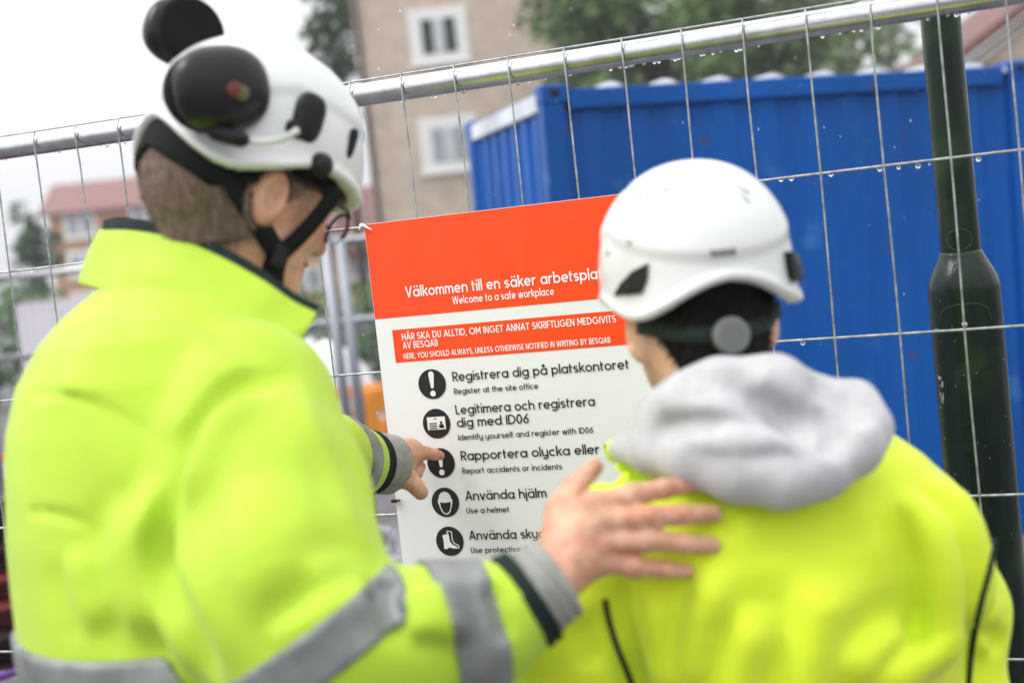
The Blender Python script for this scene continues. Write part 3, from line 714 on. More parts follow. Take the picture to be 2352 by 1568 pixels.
    # cuffs
    def cuff(c0, c1, r0, r1, name, mt, lip=.0035):
        ax = (c1-c0)/np.linalg.norm(c1-c0); L = np.linalg.norm(c1-c0)
        def f(p):
            t = (p-c0)@ax; d = rc(p, c0-ax*.02, c1+ax*.02, r0, r1); d = d-.0012*np.sin(t*520+np.arctan2(p[:, 2]-c0[2], p[:, 0]-c0[0])*2)
            d = np.maximum(d, -(d+lip*2)); return smax(smax(d, -t, .004), t-L, .004)
        lo, hi = around([c0, c1], r0+.02); return solid(name, f, lo, hi, .0028, M[mt], jac)
    cuff(F3+dirR*.002, F3+dirR*.022, .0535, .052, 'cuff_band', 'darktrim'); cuff(F3+dirR*.020, WR+dirR*.002, .0475, .0425, 'cuff', 'cuffgrey')
    a, b = P(826, 1060, 2.36), P(852, 1062, 2.388); c = P(897, 1066, 2.43)
    cuff(a, b, .0535, .0545, 'cuff_band', 'darktrim'); cuff(b-dirL*.001, c, .0525, .0495, 'cuff', 'cuffgrey')
    q0 = P(762, 1055, 2.27); q1 = P(802, 1060, 2.325)
    band('reflective_band', (q0+q1)/2, q1-q0, .026, lambda p: np.maximum(lsl(p)-.02, np.linalg.norm(p-(q0+q1)/2, axis=1)-.14), rad=.13)
    # collar: stand collar open at the front, lining showing along its upper edge
    top = [(668, 735, 1.84), (560, 600, 1.875), (400, 545, 1.875), (275, 522, 1.845), (232, 527, 1.80), (300, 528, 1.735), (400, 545, 1.690), (500, 585, 1.650), (600, 640, 1.625), (672, 690, 1.615), (728, 718, 1.615)]
    bot = [(620, 815, 1.80), (500, 720, 1.86), (360, 660, 1.865), (240, 650, 1.83), (203, 652, 1.775), (270, 668, 1.700), (370, 684, 1.650), (460, 715, 1.610), (545, 755, 1.585), (610, 790, 1.585), (658, 806, 1.590)]
    tp = smooth_pts([P(*q) for q in top], 60); bt_ = smooth_pts([P(*q) for q in bot], 60); nr_ = 9; V = []; Fc = []
    cc = np.mean(tp, 0)
    for i in range(60):
        for j in range(nr_):
            t = j/(nr_-1); q = tp[i]*(1-t)+bt_[i]*t; o = q-cc; o[2] = 0; o /= np.linalg.norm(o)+1e-9
            bulge = .007*math.sin(t*math.pi)+.012*t**3+.004*math.sin(i*.55+t*3)*t+(.010*math.exp(-((i-38)/4.5)**2)*math.exp(-((t-.55)/.3)**2))-(.008*math.exp(-((i-45)/4)**2)*math.exp(-((t-.6)/.3)**2))
            V.append(q+o*bulge)
    for i in range(59):
        for j in range(nr_-1): Fc.append((i*nr_+j, (i+1)*nr_+j, (i+1)*nr_+j+1, i*nr_+j+1))
    co = mesh('collar', V, Fc, M['hiviz'], jac, True); so_ = co.modifiers.new('s', 'SOLIDIFY'); so_.thickness = .005; so_.offset = 0; sb = co.modifiers.new('b', 'SUBSURF'); sb.levels = sb.render_levels = 1
    V = []; Fc = []
    for i in range(60):
        for j in range(3):
            t = [-.17, .0, .55][j]; q = tp[i]*(1-t)+bt_[i]*t; o = q-cc; o[2] = 0; o /= np.linalg.norm(o)+1e-9; V.append(q-o*(.0065 if j else .004))
    for i in range(59):
        for j in range(2): Fc.append((i*3+j, (i+1)*3+j, (i+1)*3+j+1, i*3+j+1))
    li = mesh('collar_lining', V, Fc, M['darktrim'], jac, True); so_ = li.modifiers.new('s', 'SOLIDIFY'); so_.thickness = .006; so_.offset = 0
    # ---- head
    Hx = frame(R_(49), R_(26), R_(2)); Ho = P(566, 428, 1.755); Hw = Hx*1.07; xf = (Hw, Ho)
    NECK[1] = NECK[0]+(np.array([0, 0, -.17])+FW*.03)@Hx
    w = lambda q: np.asarray(q, float)@Hw.T+Ho
    nk = P(470, 760, 1.74)
    def body_head(p):
        d = head_sdf(p); return d
    parts = []
    v, q = nets(body_head, (-.11, -.15, -.21), (.11, .14, .14), .0034); parts.append((w(v), q))
    # torso core inside the clothes and arms
    core = lambda p: smin(smin(chain(p, [Ho+Hx@NECK[1], P(470, 760, 1.76), P(440, 960, 1.68), P(440, 1500, 1.66)], [.058, .060, .10, .13], .05), chain(p, [P(560, 930, 1.6), E0, E, F2, WR], [.06, .05, .042, .036, .028], .02), .04), chain(p, ls+[P(893, 1065, 2.43)], [.06, .045, .036, .03, .028], .02), .04)
    lo, hi = around([P(440, 1500, 1.66), Ho, WR, P(893, 1065, 2.43), ls[0]], .16); v, q = nets(core, lo, hi, .014); parts.append((v, q))
    # right hand lying on the shoulder of the other person
    rows_f = [  # knuckle, middle joint, last joint, tip (u, v, depth)
        [(1362, 1158, 1.468), (1450, 1138, 1.474), (1525, 1122, 1.490), (1590, 1112, 1.506)],
        [(1380, 1196, 1.462), (1482, 1188, 1.462), (1568, 1182, 1.476), (1640, 1179, 1.492)],
        [(1385, 1243, 1.460), (1485, 1240, 1.460), (1568, 1247, 1.472), (1638, 1252, 1.488)],
        [(1378, 1290, 1.462), (1455, 1301, 1.462), (1522, 1306, 1.474), (1578, 1312, 1.488)]]
    frd = [(.0122, .0114, .0105, .0088), (.0125, .0116, .0106, .0088), (.0122, .0112, .0102, .0086), (.0112, .0099, .0090, .0077)]
    wr = P(1262, 1335, 1.446)
    FG = [[P(*k) for k in r_] for r_ in rows_f]
    TH = [P(1285, 1240, 1.470), P(1290, 1172, 1.492), P(1318, 1122, 1.512), P(1366, 1072, 1.540)]
    hn = np.cross(FG[3][0]-FG[0][0], FG[1][0]-wr); hn /= np.linalg.norm(hn)
    if hn@FW > 0: hn = -hn
    def handR(p):
        d = chain(p, [P(1200, 1385, 1.436), wr], [.030, .029])
        for k in range(4):
            d = smin(d, rc(p, wr+(FG[k][0]-wr)*.15-hn*.004, FG[k][0]-hn*.006, .0195, .0145), .016)
        for k in range(4):
            e = chain(p, FG[k], frd[k], .004)
            for jn, rr in ((0, .0118), (1, .0104)): e = smin(e, np.linalg.norm(p-(FG[k][jn]+hn*.0022), axis=1)-rr, .008)
            d = smin(d, e, .0065)
        for k in range(3):                                            # webs between the fingers
            mid = (FG[k][0]+FG[k+1][0])/2-hn*.005; d = smin(d, rc(p, (wr+mid)/2-hn*.003, mid, .016, .010), .012)
        d = smin(d, chain(p, TH, [.021, .0165, .0125, .0095], .006), .014)
        for k in range(4):                                            # tendons on the back of the hand
            e = rc(p, wr+(FG[k][0]-wr)*.4+hn*.0095, FG[k][0]+hn*.0035, .0035, .005); d = smin(d, e, .010)
        d = d+.0009*np.sin((p-wr)@(FG[1][0]-wr)/np.linalg.norm(FG[1][0]-wr)*420)*np.exp(-(np.linalg.norm(p-FG[1][1], axis=1)/.03)**2)
        return d
    lo, hi = around([c_ for r_ in FG for c_ in r_]+TH+[P(1200, 1385, 1.436)], .035); v, q = nets(handR, lo, hi, .0022); parts.append((v, q))
    # left hand pointing at the sign
    wl = P(890, 1066, 2.425)
    IX = [P(948, 1038, 2.462), P(978, 1040, 2.478), P(998, 1043, 2.488), P(1011, 1046, 2.496)]
    TL = [P(918, 1090, 2.425), P(938, 1100, 2.418), P(955, 1116, 2.414), P(966, 1130, 2.412)]
    MD = [P(944, 1058, 2.475), P(962, 1072, 2.488), P(957, 1086, 2.476), P(944, 1088, 2.462)]
    RG = [P(938, 1068, 2.490), P(955, 1086, 2.505), P(948, 1098, 2.490), P(936, 1094, 2.47)]
    PK = [P(930, 1050, 2.500), P(948, 1074, 2.515), P(942, 1090, 2.50), P(930, 1086, 2.48)]
    def handL(p):
        d = chain(p, [P(850, 1062, 2.39), wl], [.036, .036])
        d = smin(d, rc(p, wl, IX[0], .034, .018), .016); d = smin(d, rc(p, P(905, 1070, 2.435), P(938, 1062, 2.478), .028, .020), .016)
        d = smin(d, rc(p, wl+np.array([0, 0, .006]), P(935, 1028, 2.462), .026, .016), .016)
        d = smin(d, chain(p, IX, [.0135, .0108, .0098, .0080], .004), .012)
        d = smin(d, rc(p, P(900, 1086, 2.425), TL[0], .024, .020), .014)
        d = smin(d, chain(p, TL, [.020, .0165, .0140, .0130], .005), .010)
        for g_, r_ in ((MD, .0112), (RG, .0108), (PK, .0096)): d = smin(d, chain(p, g_, [r_*1.15, r_, r_*.95, r_*.85], .003), .006)
        return d
    lo, hi = around(IX+TL+MD+RG+PK+[P(850, 1062, 2.39)], .04); v, q = nets(handL, lo, hi, .0021); parts.append((v, q))
    V, Q = join_nets(parts); body = fast_mesh('body', V, Q, M['skin'], root)
    # finger nails
    for k in range(4):
        a_, b_ = FG[k][2], FG[k][3]; t = (b_-a_)/np.linalg.norm(b_-a_); s_ = np.cross(t, hn); B_ = np.stack([t, s_, hn], 1); mb = MB(); mb.ball(b_-t*.001+hn*frd[k][3]*.78, (.0066, .0050, .0018), 10, 6, B_); mb.build('finger_nail', M['nail'], body, True)
    # ---- hair
    ang = lambda p: p[:, 2]-(-.098+.55*np.maximum(p[:, 1]+.055, 0)+1.1*np.maximum(p[:, 1]+.020, 0))
    def hairf(p):
        d = head_sdf(p)-.006; d = d+.0008*np.sin(p[:, 0]*420+p[:, 2]*160)*np.sin(p[:, 2]*300)
        ap = np.abs(p[:, 0]); ear = ell(np.stack([ap, p[:, 1], p[:, 2]], 1), (.082, -.010, -.024), (.035, .026, .040))
        d = smin(d, ell(p, (0, -.076, -.006), (.066, .045, .057)), .03)
        d = smax(d, -ang(p)*.9, .006); d = np.maximum(d, -ear); d = np.maximum(d, p[:, 1]-.045-.6*(p[:, 2]-.0)); return d
    fuzz(solid('hair', hairf, (-.10, -.15, -.13), (.10, .10, .08), .0034, M['hairbrown'], body, xf), None, 7000, .008, 5)
    # ---- helmet
    hs_ = .955; hx = (Hx*hs_, Ho+Hx@np.array([0, 0, .004])); hw = lambda q: np.asarray(q, float)@hx[0].T+hx[1]
    hel = solid('helmet', HELL, (-.15, -.18, -.05), (.15, .19, .20), .0036, M['helmet'], root, hx)
    # padded headband under the rim
    def bandf(p):
        az = np.degrees(np.arctan2(np.abs(p[:, 0]), p[:, 1])); rim = np.interp(az, RIM_AZ, RIM_L)
        low = np.interp(az, [0, 50, 80, 110, 140, 160, 180], [.014, .012, .004, -.018, -.036, -.022, -.006])
        d = smin(head_sdf(p), ell(p, (0, -.076, -.006), (.066, .045, .057)), .03)-.0085
        d = np.maximum(d, -(d+.02)); ear = ell(np.stack([np.abs(p[:, 0]), p[:, 1], p[:, 2]], 1), (.085, -.006, -.026), (.05, .028, .042))
        return smax(smax(np.maximum(d, -ear), low-p[:, 2], .006), p[:, 2]-rim/1.12-.03, .006)
    solid('headband', bandf, (-.12, -.16, -.08), (.12, .13, .08), .0038, M['strap'], hel, xf)
    # ear cups folded up on the back of the shell
    for nm, c_, tilt in (('ear_muff', P(505, 206, 1.615), 1), ('ear_muff', P(417, 76, 1.80), -1)):
        ax = Hx[:, 0]*tilt; up_ = Hx[:, 2]; B_ = np.stack([ax, np.cross(up_, ax), up_], 1)@(np.array([[1, 0, 0], [0, math.cos(.5), -math.sin(.5)], [0, math.sin(.5), math.cos(.5)]]) if tilt == 1 else np.eye(3))
        rr = (.036, .060, .050) if tilt == 1 else (.042, .047, .042)
        def mf(p, c_=c_, B_=B_, rr=rr):
            q = (p-c_)@B_; d = ((np.abs(q[:, 0]/rr[0])**2.4+np.abs(q[:, 1]/rr[1])**2.4+np.abs(q[:, 2]/rr[2])**2.4)**(1/2.4)-1)*.035
            d = smax(d, -q[:, 0]-.014, .022); return d
        em = solid('ear_muff', mf, c_-.08, c_+.08, .003, M['muff'], hel)
        def cf(p, c_=c_, B_=B_, rr=rr):
            q = (p-c_)@B_; d = (np.sqrt((q[:, 1]/(rr[1]*.96))**2+(q[:, 2]/(rr[2]*.96))**2)-1)*.05; return smax(np.maximum(d, q[:, 0]+.010), -q[:, 0]-.034, .008)
        solid('ear_cushion', cf, c_-.08, c_+.08, .004, M['strap'], hel)
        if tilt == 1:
            for (u_, v_), m_, s_ in (((540, 206), 'red_reflection', (.0016, .011, .009)), ((556, 214), 'olive_reflection', (.0016, .010, .009))):
                MB().ball(hit(mf, u_, v_)[0], s_, 12, 6, B_).build('muff_reflection', M[m_], em, True)  # coloured patches painting the scene's reflection onto the near cup
    mb = MB(); mb.tube(smooth_pts([P(462, 285, 1.60), P(500, 306, 1.60), P(545, 318, 1.60), P(568, 322, 1.605)], 12), [.006]*3+[.010]*7+[.007]*2, 10); mb.build('muff_bracket', M['blackplastic'], hel, True)
    mb = MB(); mb.tube(smooth_pts([P(566, 322, 1.606), P(610, 326, 1.612), P(650, 318, 1.612), P(684, 300, 1.605)], 14), .0042, 8); mb.build('muff_arm', M['helmet'], hel, True)
    # clip, slot and pivot
    def blob(name, c_, r_, mt, tiltB=None, e_=3.0):
        B_ = Hx if tiltB is None else tiltB
        def f(p): q = (p-c_)@B_; return ((np.abs(q[:, 0]/r_[0])**e_+np.abs(q[:, 1]/r_[1])**e_+np.abs(q[:, 2]/r_[2])**e_)**(1/e_)-1)*min(r_)
        return solid(name, f, c_-max(r_)*1.6, c_+max(r_)*1.6, .0026, M[mt], hel)
    pc, dc = hit(lambda p: HELL((p-hx[1])@np.linalg.inv(hx[0]).T), 708, 270)
    blob('side_clip', pc, (.010, .020, .030), 'blackplastic'); pc2, _ = hit(lambda p: HELL((p-hx[1])@np.linalg.inv(hx[0]).T), 680, 298); blob('side_clip', pc2, (.008, .014, .010), 'blackplastic')
    pk, _ = hit(lambda p: HELL((p-hx[1])@np.linalg.inv(hx[0]).T), 738, 380); blob('pivot_knob', pk, (.012, .0145, .0155), 'blackplastic', None, 2.2)
    ps, _ = hit(lambda p: HELL((p-hx[1])@np.linalg.inv(hx[0]).T), 806, 330); blob('vent_slot', ps, (.006, .006, .020), 'darkhole')
    # chin straps
    nr = Hx[:, 0]
    strip('chin_strap', smooth_pts([w((.079, -.075, -.010)), w((.082, -.045, -.035)), w((.079, -.008, -.058)), w((.070, .024, -.074))]), .027, nr, M['strap'], hel)
    strip('chin_strap', smooth_pts([w((.094, .062, .015)), w((.088, .052, -.020)), w((.079, .040, -.052)), w((.070, .028, -.078))]), .020, nr, M['strap'], hel)
    strip('chin_strap', smooth_pts([w((.072, .026, -.066)), w((.064, .030, -.095)), w((.050, .044, -.118)), w((.0, .074, -.136)), w((-.050, .044, -.118)), w((-.068, .020, -.070))]), .028, nr*.6-Hx[:, 2], M['strap'], hel)
    bk = w((.0705, .028, -.078)); MB().box(bk, (.004, .010, .014), Hx).build('buckle', M['blackplastic'], hel, bevel=.003)
    # ---- spectacles
    gl = MB(); sp_ = lambda q: w(q)
    gl.tube([w((.083, -.015, .008)), w((.081, .05, .009)), w((.071, .096, .004)), w((.063, .107, .000))], .0026, 8)
    for sg in (1, -1):
        cx = .036*sg; ring = [w((cx+.027*math.cos(R_(a)), .117-.16*abs(cx+.027*math.cos(R_(a))), -.012+.019*math.sin(R_(a)))) for a in range(-40, 221, 13)]; gl.tube(ring, .0026, 7)
    gl.tube([w((-.083, -.015, .008)), w((-.063, .107, .000))], .0022, 8); gl.tube([w((-.010, .115, -.004)), w((.010, .115, -.004))], .0018, 7)
    g_ = gl.build('spectacles', M['specframe'], root, True)
    for sg in (1, -1):
        cx = .036*sg; vv = [w((cx+.026*math.cos(R_(a)), .117-.16*abs(cx+.026*math.cos(R_(a))), -.012+.0185*math.sin(R_(a)))) for a in range(0, 360, 15)]
        le = mesh('lens', vv, [tuple(range(len(vv)))], M['lens'], g_); sm_ = le.modifiers.new('s', 'SOLIDIFY'); sm_.thickness = .0016
    hc = P(440, 2250, 1.64); hc[2] = .92
    trs, bt2 = lower_body(hc, R_(45)); lo, hi = around([hc*np.array([1, 1, 0]), hc], .34); solid('trousers', trs, lo, hi, .016, M['trousers'], root)
    lo, hi = around([hc*np.array([1, 1, 0]), hc*np.array([1, 1, 0])+np.array([0, 0, .2])], .36); solid('boots', bt2, lo, hi, .012, M['boot'], root)
    return jk
person_left()

# ------------------------------------------------------------------ person with the hood (right figure)
def person_right():
    th = R_(-24)
    rows = [(1570, 1950, 930, 1.66), (1510, 2015, 990, 1.66), (1440, 2075, 1040, 1.66), (1380, 2135, 1085, 1.66), (1345, 2200, 1150, 1.66), (1345, 2245, 1220, 1.66), (1360, 2268, 1300, 1.66), (1388, 2262, 1400, 1.66), (1410, 2245, 1500, 1.66), (1430, 2230, 1600, 1.66),
            (1450, 2220, 1800, 1.66), (1430, 2240, 2350, 1.66)]
    tor, lat, fac = loft(rows, th, .225, .145, ex=2.25)
    base = P(1800, 784, 1.66)*np.array([1, 1, 0])
    root = thing('person', base, 'person seen from behind in a yellow jacket with a light grey hood', 'person', 'workers in front of the fence')
    ra = [P(2115, 1215, 1.70), P(2190, 1400, 1.735), P(2200, 1640, 1.72), P(2230, 1980, 1.66)]; la = [P(1392, 1250, 1.60), P(1335, 1450, 1.575), P(1310, 1650, 1.58), P(1330, 1980, 1.66)]
    slr = lambda p: chain(p, ra, [.062, .059, .057, .052], .03); sll = lambda p: chain(p, la, [.070, .066, .062, .055], .03)
    def jb(p):
        d = smin(tor(p), slr(p), .018); d = smin(d, sll(p), .018)
        d = smin(d, rc(p, P(1418, 1035, 1.68), P(1500, 1040, 1.62), .016, .022), .02)
        return d
    st = [([(1392, 1380), (1402, 1430), (1425, 1500), (1452, 1570), (1470, 1650)], .012, -.022), ([(2286, 1230), (2272, 1310), (2245, 1420), (2228, 1520), (2222, 1600)], .016, -.008),
          ([(2105, 1090), (2165, 1200), (2200, 1330), (2200, 1470)], .022, .020, 1), ([(2040, 1120), (2100, 1260), (2125, 1410), (2105, 1550)], .024, .017, 1), ([(2190, 1420), (2090, 1480), (1975, 1568)], .020, .016, 1), ([(2120, 1400), (2010, 1440), (1890, 1530)], .024, .010, 1),
          ([(1600, 1260), (1572, 1400), (1530, 1600)], .020, .015, 1), ([(1690, 1370), (1665, 1470), (1610, 1640)], .022, .014, 1), ([(1465, 1330), (1462, 1440), (1495, 1600)], .016, .012, 1), ([(1830, 1290), (1815, 1440), (1750, 1640)], .032, .009, 1),
          ([(1380, 1110), (1450, 1085), (1530, 1085), (1600, 1110)], .012, .010, 1), ([(1400, 1060), (1460, 1050), (1520, 1058)], .010, -.008), ([(1700, 1200), (1850, 1235), (2000, 1200)], .04, -.005),
          ([(1310, 1420), (1350, 1470), (1380, 1540)], .016, -.012), ([(2270, 1330), (2265, 1430), (2255, 1520)], .016, .008), ([(2250, 1440), (2285, 1465), (2300, 1500)], .012, -.012)]
    jk = folds(jb, st, .0016, 9, 1.8, 0)
    jac = solid('jacket', jk, (.20, -1.05, .80), (1.05, -.30, 1.56), .0068, M['hivizB'], root)
    # dark piping between back panel and sleeves
    for pl in ([(1390, 1375), (1398, 1420), (1418, 1485), (1440, 1540), (1462, 1600)], [(2283, 1238), (2274, 1300), (2256, 1370), (2240, 1440), (2230, 1500), (2224, 1570)]):
        pts = [hit(jk, q[0], q[1])[0]-FW*.0016 for q in smooth_pts([(u, v, 0) for u, v in pl], 40)]; MB().tube(pts, .0034, 8).build('piping', M['darktrim'], jac, True)
    def bandf(p): return np.maximum(np.maximum(jk(p)-.003, np.abs(p[:, 2]-.98)-.028), -(jk(p)+.012))
    # ---- hood
    nc = P(1690, 930, 1.63)
    up = np.array([0, 0, 1.0])
    B_ = np.stack([lat, fac, up], 1)
    def hb(p):
        ring = [P(1530, 958, 1.57), P(1590, 922, 1.545), P(1660, 892, 1.535), P(1775, 886, 1.54), P(1812, 925, 1.56), P(1880, 970, 1.66), P(1840, 970, 1.74), P(1700, 950, 1.78), P(1570, 975, 1.74), P(1510, 1000, 1.66), P(1530, 958, 1.57)]
        d = chain(p, ring, [.022, .026, .028, .028, .028, .034, .034, .034, .034, .024, .022], .03)
        rim_ = [P(1432, 1032, 1.60), P(1500, 1042, 1.55), P(1580, 1052, 1.515), P(1700, 1085, 1.49), P(1800, 1098, 1.485), P(1880, 1078, 1.495), P(1958, 1028, 1.515), P(1985, 985, 1.54), P(1960, 930, 1.56), P(1890, 935, 1.56)]
        d = smin(d, chain(p, rim_, [.014, .017, .022, .027, .029, .029, .027, .025, .022, .024], .02), .025)
        d = smin(d, ell(p, P(1750, 995, 1.545), (.095, .045, .055), B_), .035); d = smin(d, ell(p, P(1880, 1005, 1.545), (.050, .042, .050), B_), .03)
        d = smin(d, ell(p, P(1580, 1000, 1.575), (.050, .035, .030), B_), .03)
        nk = rc(p, P(1640, 700, 1.60), P(1680, 960, 1.64), .060, .058); return smax(d, -nk, .012)
    hst = [([(1470, 1000), (1580, 960), (1700, 965), (1790, 1000)], .022, .010, 1), ([(1540, 930), (1640, 925), (1720, 955), (1800, 1015), (1850, 1080)], .018, -.012, 1), ([(1840, 905), (1905, 940), (1950, 1000)], .016, -.010, 1),
           ([(1560, 1030), (1680, 1045), (1790, 1040), (1890, 1060)], .018, .010, 1), ([(1600, 1020), (1700, 1062), (1800, 1095)], .020, .004), ([(1835, 950), (1880, 1000), (1870, 1050)], .014, -.008, 1), ([(1700, 890), (1770, 920), (1830, 975)], .016, .007, 1), ([(1500, 1015), (1600, 1000), (1680, 1015)], .012, -.007, 1)]
    hd = folds(hb, hst, .002, 21, 1.1, .0006)
    lo, hi = around([P(1400, 820, 1.5), P(2050, 820, 1.5), P(1400, 1180, 1.5), P(2050, 1180, 1.5), P(1700, 950, 1.85)], .03)
    solid('hood', hd, lo, hi, .0046, M['hood'], root)
    # ---- head
    NECK[1] = np.array([0, -.062, -.20])
    Hx = frame(R_(-9), R_(6), R_(0)); Ho = P(1604, 706, 1.68); xf = (Hx, Ho); w = lambda q: np.asarray(q, float)@Hx.T+Ho
    parts = []; v, q = nets(head_sdf, (-.11, -.15, -.21), (.11, .14, .14), .0034); parts.append((w(v), q))
    core = lambda p: smin(chain(p, [Ho+Hx@np.array([0, -.045, -.13]), P(1790, 1200, 1.66), P(1800, 1700, 1.66)], [.064, .11, .12], .05), np.minimum(chain(p, ra, [.05, .04, .04, .035]), chain(p, la, [.05, .04, .04, .035])), .04)
    lo, hi = around([P(1800, 1700, 1.66), Ho, ra[0], la[0], ra[3], la[3]], .14); parts.append(nets(core, lo, hi, .014))
    # hands hang beside the body
    for arm, sg in ((ra, 1), (la, -1)):
        hw_ = arm[3]+np.array([0, 0, -.03]); dv = np.array([0, .02, -1.0]); pal = hw_+dv*.085; fs = [[pal+fac*.03*(k-1.5)*.75+dv*t*(.085-.012*abs(k-1.2))+lat*(-sg)*.02*t*t for t in (0, .4, .75, 1)] for k in range(4)]
        tb = [hw_+dv*.02+fac*.02, hw_+dv*.05+fac*.045, hw_+dv*.09+fac*.052]
        def hf(p):
            d = chain(p, [arm[3], hw_], [.028, .026])
            for k in range(4): d = smin(d, rc(p, hw_, fs[k][0], .017, .014), .014); d = smin(d, chain(p, fs[k], [.0115, .0102, .0095, .008], .003), .005)
            return smin(d, chain(p, tb, [.018, .014, .010], .005), .01)
        lo, hi = around([hw_, pal+dv*.1, arm[3]], .07); parts.append(nets(hf, lo, hi, .0035))
    V, Q = join_nets(parts); body = fast_mesh('body', V, Q, M['skinpale'], root)
    def hairf(p):
        d = head_sdf(p)-.007; d = d+.0008*np.sin(p[:, 0]*420+p[:, 2]*160)*np.sin(p[:, 2]*300)
        ap = np.abs(p[:, 0]); ear = ell(np.stack([ap, p[:, 1], p[:, 2]], 1), (.082, -.006, -.024), (.04, .024, .042))
        ang = p[:, 2]-(-.100+1.1*np.maximum(p[:, 1]+.075, 0)+1.0*np.maximum(ap-.024, 0)); d = smax(d, -ang*.85, .006); d = np.maximum(d, -ear); return np.maximum(d, p[:, 1]-.04-.6*p[:, 2])
    fuzz(solid('hair', hairf, (-.10, -.13, -.13), (.10, .10, .08), .0034, M['hairblack'], body, xf), None, 5000, .008, 6)
    # ---- helmet
    hx = (Hx*.92, Ho); hel = solid('helmet', HEL, (-.15, -.18, -.05), (.15, .19, .20), .0036, M['helmet'], root, hx)
    # nape strap with its round adjuster
    nr = []; pts = []
    for a in np.linspace(112, 248, 30):
        r_ = R_(a); zz = -.014-.022*math.sin(R_((a-112)/136*180)); o = np.array([math.sin(r_), math.cos(r_), 0]); t = np.linspace(.03, .16, 300); q = o[None]*t[:, None]; q[:, 2] = zz; q[:, 1] -= .004
        i = int(np.argmax(head_sdf(q) > .0085)); pts.append(w(q[i])); nr.append(Hx@o)
    strip('nape_strap', pts, .019, nr, M['greenstrap'], hel)
    kc = w(np.array([-.004, -.1225, -.040])); kd = -Hx[:, 1]
    mb = MB(); mb.tube([kc-kd*.004, kc+kd*.006, kc+kd*.0075], [.0205, .0205, .0185], 36); kn = mb.build('adjuster_knob', M['knob'], hel); b = kn.modifiers.new('b', 'BEVEL'); b.width = .001; b.limit_method = 'ANGLE'
    MB().tube([kc+kd*.0072, kc+kd*.0084], [.0135, .0132], 30).build('knob_cap', M['capgrey'], hel)
    # dark side clips
    patch('side_clip', [(-152, .000), (-128, .030), (-124, .046), (-132, .046), (-158, .034)][::1], .004, M['blackplastic'], hel, hx) if 0 else None
    HW = lambda p: HEL((p-Ho)@Hx/.92)
    def plate(name, pl, mt, thick=.0035):
        pts = [hit(HW, u, v)[0] for u, v in pl]; c_ = np.mean(pts, 0); n_ = c_-w((0, -.004, .05)); n_[2] *= .3; n_ /= np.linalg.norm(n_); k = len(pts)
        V = [p-n_*.004 for p in pts]+[p+n_*thick for p in pts]+[c_+n_*(thick+.003)]
        return mesh(name, V, [(i, (i+1) % k, k+(i+1) % k, k+i) for i in range(k)]+[(k+i, k+(i+1) % k, 2*k) for i in range(k)], M[mt], hel)
    plate('side_clip', [(1412, 678), (1428, 650), (1455, 622), (1490, 604), (1488, 640), (1476, 672), (1445, 676)], 'blackplastic')
    plate('side_clip', [(1800, 578), (1818, 588), (1826, 620), (1824, 648), (1810, 640), (1804, 610)], 'blackplastic', .010)
    # faint moulded mark on the back, and vent slots on the crown
    mb = MB()
    for k in range(5):
        u = 1637+k*12; v = 582-k*1.2; p0, _ = hit(HW, u, v); n_ = -Hx[:, 1]; hh = [.0045, .004, .0045, .0042, .0045][k]
        mb.box(p0, (.0021, .0008, hh*.8), Hx)
    mb.build('moulded_mark', M['darkmark'], hel)
    for (u, v, a_, l) in ((1540, 432, -.05, .013), (1478, 444, -.15, .010), (1700, 430, .9, .014), (1708, 452, 1.2, .010)):
        p0, _ = hit(HW, u, v); n_ = (p0-w((0, 0, .03))); n_ /= np.linalg.norm(n_); tx = Hx[:, 0]*math.cos(a_)-Hx[:, 2]*math.sin(a_); tx -= n_*(tx@n_); tx /= np.linalg.norm(tx); MB().ball(p0, (l, .003, .0016), 12, 6, np.stack([tx, np.cross(n_, tx), n_], 1)).build('vent_slot', M['greymark'], hel, True)
    for u, v in ((1398, 580), (1446, 556)):
        p0, _ = hit(HW, u, v); MB().ball(p0, (.0035, .0035, .0035), 10, 6).build('rivet', M['greymark'], hel, True)
    hc = P(1800, 2250, 1.66); hc[2] = .86
    trs, bt2 = lower_body(hc, R_(-20)); lo, hi = around([hc*np.array([1, 1, 0]), hc], .34); solid('trousers', trs, lo, hi, .016, M['trousers'], root)
    lo, hi = around([hc*np.array([1, 1, 0]), hc*np.array([1, 1, 0])+np.array([0, 0, .2])], .36); solid('boots', bt2, lo, hi, .012, M['boot'], root)
person_right()
# ------------------------------------------------------------------ background
FH = FW*np.array([1, 1, 0]); FH /= np.linalg.norm(FH); RH = np.array([FH[1], -FH[0], 0]); UP = np.array([0, 0, 1.0])
def basis(a):                                  # box axes: x along the facade (turned a to the far side), y into depth, z up
    x = RH*math.cos(a)+FH*math.sin(a); return np.stack([x, np.cross(UP, x), UP], 1)
def gz(q, z=0.0): q = np.array(q, float); q[2] = z; return q
def corr(mb, o, x, z, n, L, H, pitch, depth):
    """trapezoid corrugated sheet from o along x (unit), height along z, bulging to n"""
    xs = [0]; hs_ = [0]; t = 0
    while t < L-1e-6:
        for dx, hh in ((.30, 0), (.18, 1), (.34, 1), (.18, 0)):
            t = min(L, t+dx*pitch); xs.append(t); hs_.append(hh*depth)
    V = []; Fc = []
    for t, hh in zip(xs, hs_): V += [o+x*t+n*hh, o+x*t+n*hh+z*H]
    for i in range(len(xs)-1): Fc.append((2*i, 2*i+2, 2*i+3, 2*i+1))
    mb.add(V, Fc)
